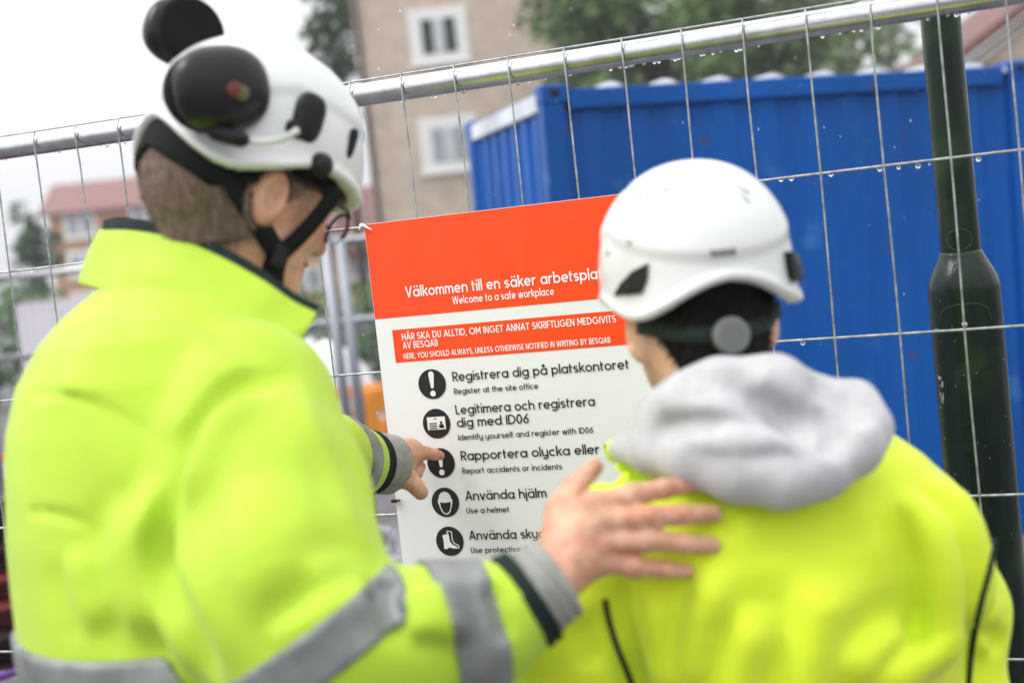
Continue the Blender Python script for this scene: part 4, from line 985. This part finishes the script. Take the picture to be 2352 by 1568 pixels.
def container():
    N = P(1243, 207, 6.35); B = basis(R_(14)); t = R_(-1.6); x = B[:, 0]*math.cos(t)+UP*math.sin(t); z = UP*math.cos(t)-B[:, 0]*math.sin(t); y = B[:, 1]
    L, W, H = 2.47, 1.55, N[2]-.02; O = N-z*H; Bm = np.stack([x, y, z], 1)
    root = thing('container', gz(O+x*L/2+y*W/2), 'blue corrugated steel storage container with sky reflection painted pale on its wet roof behind the fence', 'container')
    W_ = lambda a, b, c: O+x*a+y*b+z*c
    def bx(mb, a0, a1, b0, b1, c0, c1): mb.box(W_((a0+a1)/2, (b0+b1)/2, (c0+c1)/2), ((a1-a0)/2, (b1-b0)/2, (c1-c0)/2), Bm)
    mb = MB(); corr(mb, W_(.1, .055, .12), x, z, -y, L-.2, H-.21, .215, .019); mb.build('front_wall', M['blue'], root)
    mb = MB(); corr(mb, W_(.055, .1, .12), y, z, -x, W-.2, H-.21, .20, .036); mb.build('side_wall', M['blue'], root)
    mb = MB(); corr(mb, W_(L-.055, .1, .12), y, z, x, W-.2, H-.21, .20, .036); mb.build('side_wall', M['blue'], root)
    mb = MB(); bx(mb, .1, L-.1, W-.06, W-.05, .12, H-.09); mb.build('back_wall', M['blue'], root)
    for a in (0, L-.1):
        for b in (0, W-.1):
            mb = MB(); bx(mb, a, a+.1, b, b+.1, .0, H-.06); mb.build('corner_post', M['blue'], root, bevel=.006)
            mb = MB(); bx(mb, a-.004, a+.13, b-.006, b+.104, H-.062, H+.022); c = mb.build('corner_casting', M['blue'], root, bevel=.008)
            if b == 0:
                mb = MB(); mb.ball(W_(a+.06, -.006, H-.018), (.026, .003, .020), 16, 8, Bm); mb.build('lifting_hole', M['darkhole'], c)
    mb = MB(); bx(mb, .131, L-.131, .002, .06, H-.088, H); mb.build('top_rail', M['blue'], root, bevel=.005)
    mb = MB(); bx(mb, .002, .06, .105, W-.105, H-.086, H-.002); mb.build('side_rail', M['roofsheen'], root, bevel=.005); mb = MB(); bx(mb, L-.06, L-.002, .105, W-.105, H-.086, H-.002); mb.build('side_rail', M['roofsheen'], root, bevel=.005)
    mb = MB(); bx(mb, .1, L-.1, .002, .06, 0, .12); mb.build('bottom_rail', M['blue'], root, bevel=.005)
    V = []; Fc = []; n = 200
    for i in range(n+1):
        a = .02+(L-.04)*i/n; ph = (a % .265)/.265; hh = .028*max(0, math.sin(ph*2*math.pi))**.8-.004
        V += [W_(a, .012, H+hh), W_(a, W-.02, H+hh), W_(a, .012, H-.03)]
    for i in range(n): Fc += [(3*i, 3*i+3, 3*i+4, 3*i+1), (3*i+2, 3*i+5, 3*i+3, 3*i)]
    mesh('roof', V, Fc, M['roofsheen'], root, True)
container()
# ---- green steel post
def post():
    d = 2.76; c = P(2207, 584, d); z1 = c[2]; z2 = P(2217, 666, d)[2]; cx, cy = c[0], c[1]
    root = thing('steel_post', (cx, cy, 0), 'dark green round steel post with a thicker lower section just behind the fence', 'post')
    def lathe(prof, n=40):
        V = []; Fc = []
        for r, z in prof:
            for k in range(n): V.append((cx+r*math.cos(2*math.pi*k/n), cy+r*math.sin(2*math.pi*k/n), z))
        for i in range(len(prof)-1):
            for k in range(n): Fc.append((i*n+k, i*n+(k+1) % n, (i+1)*n+(k+1) % n, (i+1)*n+k))
        return V, Fc
    V, Fc = lathe([(.0375, z1+.003)]+[(.0375, z) for z in np.linspace(z1+.05, 4.6, 12)]); mesh('upper_tube', V, Fc, M['pole'], root, True)
    pr = [(.0372, z1+.006), (.0405, z1+.004), (.042, z1)]
    for t in np.linspace(0.08, 1, 10): pr.append((.042+(.0680-.042)*math.sin(t*math.pi/2)**1.15, z1-(z1-z2)*t))
    pr += [(.0682, z) for z in np.linspace(z2-.05, 0.0, 14)]; V, Fc = lathe(pr); mesh('base_tube', V, Fc, M['pole'], root, True)
    # service door outline, screw and paint chips on the camera side
    tc = math.atan2(CW[1]-cy, CW[0]-cx)
    def on(a, z, r=.0684): return np.array([cx+r*math.cos(tc+a), cy+r*math.sin(tc+a), z])
    zd = P(2210, 706, d-.068)[2]; loop = [(-.78, zd-.03), (-.70, zd-.008), (-.3, zd+.004), (.3, zd+.004), (.62, zd-.006), (.70, zd-.03)]
    ax_ = lambda q: np.array([cx, cy, q[2]]); pts = [ax_(q)+(q-ax_(q))/np.linalg.norm(q-ax_(q))*.0684 for q in smooth_pts([on(*k) for k in loop], 60)]
    MB().tube(pts, .0006, 6).build('door_edge', M['faintline'], root, True)
    s = on(-.06, P(2205, 748, d-.068)[2], .0690); mb = MB(); mb.ball(s, (.006, .006, .006), 14, 8); mb.build('screw', M['screw'], root, True)
    loop = [on(.66*math.cos(q), z1+.030+.020*math.sin(q), .0378) for q in np.linspace(0, 2*math.pi, 50)]; MB().tube(loop, .0005, 6).build('stamp_ring', M['faintline'], root, True)
    mb = MB(); r = random.Random(8)
    for k in range(34):
        a = r.uniform(-1.3, 1.2); z = r.uniform(.9, z2+.01) if k < 40 else r.uniform(z2-.01, z2+.03); mb.ball(on(a, z, .0683), (r.uniform(.0004, .0017), .0008, r.uniform(.0004, .0022)), 6, 4, rotz(tc+a+math.pi/2))
    for k in range(12): mb.ball(on(r.uniform(-1.12, -.9), P(2160, 895, d)[2]+r.uniform(-.025, .025), .0683), (r.uniform(.0008, .0024), .0007, r.uniform(.002, .006)), 6, 4, rotz(tc-1+math.pi/2))
    mb.build('paint_chips', M['chipped'], root, kind='stuff')
post()
# ---- trees
def leafmat(name, c1, c2): return mat(name, c1, .55, col2=c2, vscale=.9, thr=(.3, .7), spec=.3)
LM = {'dark': leafmat('dark leaves', (.026, .062, .028), (.055, .115, .045)), 'mid': leafmat('mid green leaves', (.085, .15, .05), (.16, .25, .085)), 'pale': leafmat('grey green leaves', (.11, .16, .075), (.20, .26, .12)), 'hedge': leafmat('hedge leaves', (.05, .12, .03), (.10, .22, .06))}
BARK = mat('bark', (.06, .045, .035), .9, bump=.6, bscale=12)
def leaves(clumps, n, size, seed, flat=.6):
    r = np.random.RandomState(seed); V = []; Fc = []
    for c, rad in clumps:
        k = int(n*(np.mean(rad)**2)); q = r.normal(size=(k, 3)); q /= np.linalg.norm(q, axis=1)[:, None]; pos = np.array(c)+q*np.array(rad)*(r.uniform(.45, 1.05, (k, 1)))
        a = r.normal(size=(k, 3)); a[:, 2] *= flat; a /= np.linalg.norm(a, axis=1)[:, None]; b = np.cross(a, r.normal(size=(k, 3))); b /= np.linalg.norm(b, axis=1)[:, None]; s = size*r.uniform(.6, 1.3, (k, 1))
        base = len(V)
        for p_, aa, bb in zip(pos, a*s, b*s*.55): V += [p_-aa, p_+bb, p_+aa, p_-bb]
        Fc += [(base+4*i, base+4*i+1, base+4*i+2, base+4*i+3) for i in range(k)]
    return V, Fc
def tree(name, foot, h, crown, seed, mt, label, n=60, size=.16, nc=26, trunk=.16, group=None, spread=(1, 1, 1), cr=.30):
    r = np.random.RandomState(seed); foot = np.array(foot, float); cz, rad = crown
    root = thing(name, foot, label, 'tree', group); mb = MB(); top = foot+np.array([.1, .1, cz+.3*rad])
    mb.tube([foot, foot+np.array([.04, 0, cz*.45]), top], [trunk, trunk*.75, trunk*.2], 9); cl = []
    for i in range(nc):
        q = r.normal(size=3); q /= np.linalg.norm(q); c = foot+np.array([0, 0, cz])+q*np.array(spread)*rad*r.uniform(.35, .92); cl.append((c, np.array([1, 1, .75])*rad*cr*r.uniform(.7, 1.3)))
        if i % 3 == 0: mb.tube([foot+np.array([.03, 0, cz*r.uniform(.45, .8)]), (foot+np.array([0, 0, cz])+c)/2, c], [trunk*.35, trunk*.2, trunk*.07], 6)
    mb.build('trunk', BARK, root, True); V, Fc = leaves(cl, n, size, seed+1); mesh('crown', V, Fc, LM[mt], root)
tree('broadleaf_tree', gz(P(1530, 300, 34)), 9, (6.4, 2.9), 11, 'mid', 'broad green tree beside the right edge of the beige building', n=190, size=.17, nc=46, group='trees behind the container')
tree('broadleaf_tree', gz(P(1800, 300, 36)), 9, (6.2, 3.0), 12, 'pale', 'grey green tree with sky showing through, in the middle of the trees behind the container', n=150, size=.16, nc=40, group='trees behind the container')
tree('broadleaf_tree', gz(P(2055, 300, 33)), 8, (4.9, 2.3), 13, 'pale', 'small thin crowned tree beside the top of the green post', n=95, size=.15, nc=22, group='trees behind the container')
tree('broadleaf_tree', gz(P(1650, 380, 46)), 9, (5.0, 3.4), 17, 'mid', 'low wide tree farthest back behind the container roof', n=150, size=.2, nc=44, group='trees behind the container')
tree('conifer_tree', gz(P(795, 300, 44)), 13, (9.2, 1.9), 14, 'dark', 'dark tall tree against the left edge of the beige building', n=160, size=.16, nc=30, spread=(.55, .55, 2.2), group=None)
tree('conifer_tree', gz(P(85, 620, 48)), 7, (3.4, 1.3), 15, 'dark', 'dark pointed tree left of the brick apartment building', n=190, size=.14, nc=30, spread=(.55, .55, 1.7))
tree('leafy_tree', gz(P(20, 690, 36)), 3, (1.2, 1.5), 16, 'hedge', 'low bushy tree at the left end of the far fence', n=160, size=.13, nc=24, trunk=.08, spread=(1.3, 1.3, .7))
tree('leafy_tree', gz(P(-40, 720, 22)), 3, (.7, 1.1), 26, 'dark', 'dark shrub left of the pale hoarding', n=180, size=.10, nc=22, trunk=.05, spread=(1.3, 1.3, .6))
def hedge(u0, u1, v, d, zt, mt, label, seed, depth=.6):
    a = gz(P(u0, v, d)); b = gz(P(u1, v, d)); r = np.random.RandomState(seed); n = int(np.linalg.norm(b-a)/.35)+1; root = thing('hedge', (a+b)/2, label, 'hedge')
    cl = [(a+(b-a)*i/max(1, n-1)+np.array([0, r.uniform(-.2, .2), z]), np.array([.34, depth*.6, .3])) for i in range(n) for z in np.arange(.2, zt-.1, .32)]
    V, Fc = leaves(cl, 420, .07, seed); mesh('foliage', V, Fc, LM[mt], root); 
    for i in range(0, n, 4): p = a+(b-a)*i/max(1, n-1); MB().tube([p, p+np.array([0, 0, zt*.7])], .025, 6).build('stem', BARK, root)
hedge(655, 900, 700, 24, 1.30, 'hedge', 'clipped bright green hedge under the yellow house', 31)
hedge(640, 905, 800, 17.5, .75, 'dark', 'low dark green hedge behind the white covered pile', 32)
# ---- buildings
def walls(name, x0, x1, dep, h, B, o, mt, root): 
    mb = MB(); mb.box(o+B[:, 0]*(x0+x1)/2+B[:, 1]*dep/2+UP*h/2, ((x1-x0)/2, dep/2, h/2), B); return mb.build(name, mt, root)
def window(root, B, o, cx, cz, w, h, frame, glass, panes, fr=.14, proud=.06, sill=True):
    c = o+B[:, 0]*cx+UP*cz; mb = MB(); f_ = -B[:, 1]
    mb.box(c+f_*proud/2, (w/2, proud/2, h/2), B); wf = mb.build('window', frame, root, bevel=.02)
    for px, pw, pz, ph in panes:
        mb = MB(); mb.box(c+B[:, 0]*px+UP*pz+f_*(proud+.006), (pw/2, .012, ph/2), B); mb.build('pane', glass, wf)
    if sill: mb = MB(); mb.box(c-UP*(h/2+.04)+f_*(proud/2+.04), (w/2+.05, proud/2+.04, .04), B); mb.build('sill', frame, wf)
def gable_roof(root, B, o, x0, x1, dep, h, rise, over, mt, thick=.16, along=True):
    e = over; V = []
    for x in (x0-e, x1+e):
        for y, z in ((-e, -e*rise/(dep/2)), (dep/2, rise), (dep+e, -e*rise/(dep/2))): V += [o+B[:, 0]*x+B[:, 1]*y+UP*(h+z+.02), o+B[:, 0]*x+B[:, 1]*y+UP*(h+z+.02+thick)]
    Fc = [(1, 3, 9, 7), (3, 5, 11, 9), (0, 6, 8, 2), (2, 8, 10, 4), (0, 1, 7, 6), (4, 10, 11, 5), (0, 2, 3, 1), (2, 4, 5, 3), (6, 7, 9, 8), (8, 9, 11, 10)]
    return mesh('roof', V, Fc, mt, root)
WHITE = mat('white painted frame', (.78, .78, .76), .5); GLASSD = mat('dark window glass', (.02, .03, .035), .12); GLASSG = mat('window glass with reflection painted grey', (.33, .35, .40), .15); CURT = mat('grey curtain behind glass', (.55, .56, .57), .3)  # GLASSG: reflection in the panes painted as plain grey
BEIGE = mat('beige rendered brick', (.56, .455, .37), .9, var=.10, vscale=3, bump=.15, bscale=12); BRICK = mat('orange brown brick', (.46, .25, .135), .9, var=.12, vscale=2); YEL = mat('yellow ochre render', (.62, .44, .24), .9, var=.08, vscale=1)
REDROOF = mat('red clay tile roof', (.20, .088, .080), .7, var=.15, vscale=4); DKROOF = mat('dark red tile roof', (.15, .062, .055), .7, var=.2, vscale=4); DKWOOD = mat('dark brown eaves', (.05, .032, .03), .8); GREYM = mat('grey metal', (.32, .33, .36), .45, .6)
def beige():
    d = 38; B = basis(R_(2)); o = gz(P(858, 470, d)); root = thing('apartment_building', o, 'beige rendered apartment block with white framed windows behind the blue container', 'building')
    W = 7.15; walls('wall', 0, W, 11, 12.5, B, o, BEIGE, root); gable_roof(root, B, o, 0, W, 11, 12.5, 2.6, .5, DKROOF)
    for u, v, g in ((1008, 84, GLASSD), (1032, 330, GLASSG)):
        q = P(u, v, d); cx = (q-o)@B[:, 0]; window(root, B, o, cx, q[2], 1.56, 1.42, WHITE, g, [(-.30, .30, -.02, .90), (.30, .30, -.02, .90)])
        mb = MB(); mb.box(o+B[:, 0]*cx+UP*(q[2]-.02)-B[:, 1]*.075, (.13, .012, .44), B); mb.build('curtain', CURT, root)
    for k in range(2):
        q = P(1008+48+k*25, 84+492-(1-k)*8*0, d); 
    q = P(1056, 575, d); window(root, B, o, (q-o)@B[:, 0], q[2], 1.56, 1.42, WHITE, GLASSG, [(-.30, .30, -.02, .90), (.30, .30, -.02, .90)])
    mb = MB(); mb.tube([o-B[:, 1]*.09+B[:, 0]*.12, o-B[:, 1]*.09+B[:, 0]*.12+UP*12.4], .06, 10); mb.build('downpipe', DKWOOD, root)
beige()
def brick():
    d = 90; B = basis(R_(6)); o = gz(P(118, 560, d)); root = thing('brick_building', o, 'orange brown brick apartment house with pale red roof far behind at the left', 'building')
    W = 13.5; zt = P(118, 492, d)[2]; walls('wall', 0, W, 10, zt, B, o, BRICK, root); gable_roof(root, B, o, 0, W, 10, zt, P(130, 412, d)[2]-zt-.2, .5, REDROOF, .2)
    for du in (0, 150, 300):
        for v in (516, 606, 700):
            q = P(182+du+(v-516)*.1, v-du*.11, d+du*.004); q = P(182+du+(v-516)*.1, v-du*.11, d); window(root, B, o, (q-o)@B[:, 0], q[2], 2.0, 1.7, WHITE, GLASSG, [(-.42, .62, 0, 1.2), (.42, .62, 0, 1.2)])
brick()
def yellow():
    d = 58; B = basis(R_(4)); o = gz(P(640, 600, d)); root = thing('yellow_house', o, 'yellow ochre house with a dark red roof behind the spectacles of the left worker', 'house')
    W = (P(866, 520, d)-P(640, 520, d))@B[:, 0]; zt = P(760, 545, d)[2]; walls('wall', 0, W, 8, zt, B, o, YEL, root); gable_roof(root, B, o, 0, W, 8, zt, P(800, 432, d)[2]-zt, .25, DKROOF, .2)
    mb = MB(); mb.box(o+B[:, 0]*W/2-B[:, 1]*.32+UP*(zt-.18), (W/2+.2, .05, .2), B); mb.build('fascia', WHITE, root)
    for u, v in ((700, 640), (840, 610)):
        q = P(u, v, d); window(root, B, o, (q-o)@B[:, 0], q[2], 1.6, 1.0, WHITE, GLASSG, [(-.36, .5, 0, .7), (.36, .5, 0, .7)])
    mb = MB(); q = P(830, 585, d); mb.box(gz(q, q[2])-B[:, 1]*.5, (.8, .3, .22), B); mb.build('awning', DKROOF, root)
yellow()
def corner_house():
    d = 40; a = P(2205, 128, d); root = thing('house', gz(P(2400, 150, d)), 'house with dark red tiled roof and brown eaves at the upper right corner', 'house'); B = basis(R_(0)); o = gz(P(2245, 150, d))
    zt = P(2245, 128, d)[2]; W = 8; mb = MB(); mb.box(o+B[:, 0]*W/2+B[:, 1]*4+UP*(zt-.2)/2, (W/2, 4, (zt-.2)/2), B); mb.build('wall', mat('pale brown render', (.40, .30, .25), .9, var=.1, vscale=2), root)
    # gable faces the camera: two roof slabs along depth
    rise = 2.6; x0 = -.75; xm = W/2; V = []
    def slab(xa, za, xb, zb, name, mt, t, y0, y1):
        V = []
        for y in (y0, y1):
            for x, z in ((xa, za), (xb, zb)): V += [o+B[:, 0]*x+B[:, 1]*y+UP*z, o+B[:, 0]*x+B[:, 1]*y+UP*(z+t)]
        mesh(name, V, [(0, 2, 3, 1), (4, 5, 7, 6), (1, 3, 7, 5), (0, 4, 6, 2), (0, 1, 5, 4), (2, 6, 7, 3)], mt, root)
    slab(x0, zt-.28, xm, zt+rise, 'roof', DKROOF, .34, -.5, 8.5); slab(xm, zt+rise, W+.75, zt-.28, 'roof', DKROOF, .34, -.5, 8.5)
    slab(x0+.1, zt-.50, xm, zt+rise-.21, 'eaves_board', DKWOOD, .2, -.46, -.40)
    mb = MB(); mb.add([o+B[:, 0]*0+UP*(zt-.2)+B[:, 1]*.0, o+B[:, 0]*W+UP*(zt-.2), o+B[:, 0]*xm+UP*(zt+rise-.25)], [(0, 1, 2)]); mb.build('gable', BEIGE, root)
corner_house()
# ---- far fence across the site
def far_fence():
    a = P(-60, 647, 9.2); b = P(900, 540, 9.2); z1 = (a[2]+b[2])/2; a = gz(a); b = gz(b); root = thing('site_fence', (a+b)/2, 'blurred grey tube site fence standing across the building site', 'fence')
    mb = MB(); mb.tube([a+UP*z1, b+UP*z1], .028, 10); mb.build('top_rail', M['galv'], root, True)
    zm = z1-.52; mb = MB(); mb.tube([a+UP*zm, b+UP*zm], .026, 10); mb.build('middle_rail', M['galv'], root, True)
    for u in (758, 790):
        q = gz(P(u, 640, 9.15)); MB().tube([q, q+UP*(z1+.04)], .035, 10).build('post', GREYM, root, True)
    q = a; MB().tube([q, q+UP*(z1+.04)], .035, 10).build('post', GREYM, root, True)
    mb = MB(); n = 46
    for i in range(n): p = a+(b-a)*i/n; mb.tube([p+UP*.1, p+UP*z1], .002, 4)
    mb.build('wire_mesh', M['wire'], root)
far_fence()
# ---- pale hoarding, covered pile, barriers, gravel, beams
HOARD = mat('pale hoarding board', (.66, .62, .67), .6, var=.03, vscale=3)
def hoarding():
    d = 20; a = gz(P(44, 760, d)); b = gz(P(330, 740, d)); zt = P(100, 692, d)[2]; B = basis(0); root = thing('hoarding', (a+b)/2, 'pale lilac white board standing behind the far fence at the left', 'board')
    mb = MB(); mb.box((a+b)/2+UP*(zt+.25)/2, (np.linalg.norm(b-a)/2, .03, (zt-.25)/2), B); mb.build('board', HOARD, root)
    for q in (a, b): MB().tube([q+B[:, 1]*.07, q+B[:, 1]*.07+UP*(zt-.1)], .04, 8).build('post', GREYM, root)
hoarding()
def pile(name, c, r, mt, label, cat, seed, amp=.12, rough=3.0):
    c = np.array(c, float); n, k = 40, 14; V = []; Fc = []; rr = np.random.RandomState(seed); ph = rr.uniform(0, 6, 6)
    for j in range(k+1):
        t = j/k*math.pi/2
        for i in range(n):
            q = 2*math.pi*i/n; m_ = 1+amp*(math.sin(q*2+ph[0])+math.sin(q*3+ph[1]+t*3)+.6*math.sin(q*rough*2+ph[2]+t*5))*.5; V.append(c+np.array([r[0]*math.cos(q)*math.cos(t)*m_, r[1]*math.sin(q)*math.cos(t)*m_, r[2]*math.sin(t)**.8*(m_ if j < k else 1)]))
    for j in range(k):
        for i in range(n): Fc.append((j*n+i, j*n+(i+1) % n, (j+1)*n+(i+1) % n, (j+1)*n+i))
    return mesh(name, V, Fc, mt, None, True, label=label, category=cat)
pile('covered_pile', gz(P(755, 990, 14)), (.52, .45, .92), mat('white tarpaulin', (.78, .78, .80), .45), 'white tarpaulin covered pile beyond the far fence', 'pile', 41, .10)
ORG = mat('orange plastic', (.85, .30, .02), .45, var=.1, vscale=5); BLU = mat('blue plastic', (.02, .14, .40), .45)
def barrier(q, a, label, seed):
    B = basis(a); q = gz(q); root = thing('plastic_barrier', q, label, 'barrier', 'orange barriers on the site'); mb = MB()
    for x in (-.32, 0, .32): mb.box(q+B[:, 0]*x+UP*.32, (.05, .035, .30), B)
    mb.box(q+UP*.55, (.42, .03, .10), B); mb.box(q+UP*.25, (.42, .03, .09), B); mb.build('panel', ORG, root, bevel=.01)
    for x in (-.3, .3): mb = MB(); mb.box(q+B[:, 0]*x+UP*.03, (.06, .22, .028), B); mb.build('foot', M['darkhole'], root, bevel=.008)
    mb = MB(); mb.box(q+UP*.55-B[:, 1]*.033, (.16, .004, .06), B); mb.build('reflector', WHITE, root)
barrier(P(848, 1010, 12.0), .1, 'orange plastic barrier beside the left edge of the sign', 1); barrier(P(775, 1040, 11.4), .3, 'orange plastic barrier behind the wrist of the pointing arm', 2); barrier(P(-10, 1180, 9.6), -.1, 'orange plastic barrier at the left edge of the picture above the dark beams', 3)
def crate(q, label):
    B = basis(.2); q = gz(q); root = thing('plastic_crate', q, label, 'crate'); mb = MB()
    for s in (-1, 1): mb.box(q+B[:, 1]*.2*s+UP*.2, (.3, .015, .2), B); mb.box(q+B[:, 0]*.285*s+UP*.2, (.015, .184, .2), B)
    mb.box(q+UP*.02, (.27, .184, .015), B); mb.build('body', BLU, root); mb = MB(); mb.box(q-B[:, 1]*.2+UP*.385, (.32, .03, .02), B); mb.box(q+B[:, 1]*.2+UP*.385, (.32, .03, .02), B); mb.build('rim', BLU, root)
crate(P(722, 985, 12.6), 'blue plastic crate beside the white covered pile')
GRAV = mat('grey gravel heap', (.12, .115, .125), .85, col2=(.34, .33, .35), vscale=14, bump=1, bscale=26, detail=10)
pile('gravel_heap', gz(P(900, 1260, 6.6)), (1.1, .8, .42), GRAV, 'low heap of grey gravel beside the left edge of the sign', 'gravel heap', 43, .16, 5)
RUST = mat('dark rusty steel', (.030, .012, .012), .5, .4, var=.5, vscale=14, bump=.3, bscale=60); RUSTR = mat('red primed steel', (.10, .008, .012), .5, var=.3, vscale=10)
def beam(a, b, h, w, mt, label, group):
    d = b-a; L = np.linalg.norm(d); x = d/L; y = np.cross(UP, x); B = np.stack([x, y, UP], 1); c = (a+b)/2; mb = MB(); t = .012
    mb.box(c+UP*(h-t/2), (L/2, w/2, t/2), B); mb.box(c+UP*t/2, (L/2, w/2, t/2), B); mb.box(c+UP*h/2, (L/2, t/2, h/2-t), B)
    o = mb.build('steel_beam', mt, None, False, label=label, category='beam', group=group); return o
def beams():
    bs = basis(.12)[:, 0]
    for v, d, h, mt, lb in ((1275, 4.9, .19, RUST, 'dark rusty steel beam on top of the stack at the left edge'), (1345, 4.78, .13, RUST, 'dark rusty steel beam just under the top beam of the stack'), (1410, 4.68, .12, RUSTR, 'upper of the two red primed steel beams in the stack'), (1475, 4.58, .12, RUSTR, 'lower of the two red primed steel beams in the stack'), (1530, 4.48, .10, RUST, 'lowest dark steel beam of the stack on the timber blocks')):
        q = P(-40, v, d); q0 = q-bs*1.0; q1 = q+bs*.75; beam(q0, q1, h, .18, mt, lb, 'steel beams stacked at the left edge')
    mb = MB(); mb.tube(smooth_pts([P(-60, 1575, 4.2), P(5, 1552, 4.2), P(60, 1540, 4.25), P(110, 1560, 4.3)], 20), .012, 8); mb.build('webbing_strap', mat('purple webbing', (.10, .03, .22), .7), None, True, label='purple lifting strap lying in front of the steel beams', category='strap')
    zs = P(-40, 1530, 4.48)[2]
    for s in (-.8, .55):
        q = P(-40, 1480, 4.6)+bs*s; mb = MB(); B = basis(.12); mb.box(gz(q, (zs-.006)/2), (.08, .3, (zs-.006)/2), B); mb.build('timber_block', mat('wet timber', (.06, .04, .03), .8, bump=.3, bscale=20), None, label='wet timber block under the %s end of the steel beams' % ('near' if s < 0 else 'far'), category='timber', group='blocks under the beams')
beams()

# ---- damp air over the site
def haze():
    M_ = bpy.data.materials.new('damp air'); M_.use_nodes = True; n = M_.node_tree; n.nodes.clear(); o = n.nodes.new('ShaderNodeOutputMaterial'); v = n.nodes.new('ShaderNodeVolumePrincipled')
    v.inputs['Color'].default_value = (.96, .97, 1, 1); v.inputs['Density'].default_value = .0013; v.inputs['Anisotropy'].default_value = .2; n.links.new(v.outputs[0], o.inputs['Volume'])
    mb = MB(); mb.box2((-250, -70, -1), (250, 270, 17)); mb.build('haze', M_, None, kind='stuff', label='thin damp air between the near fence and the far houses')
haze()
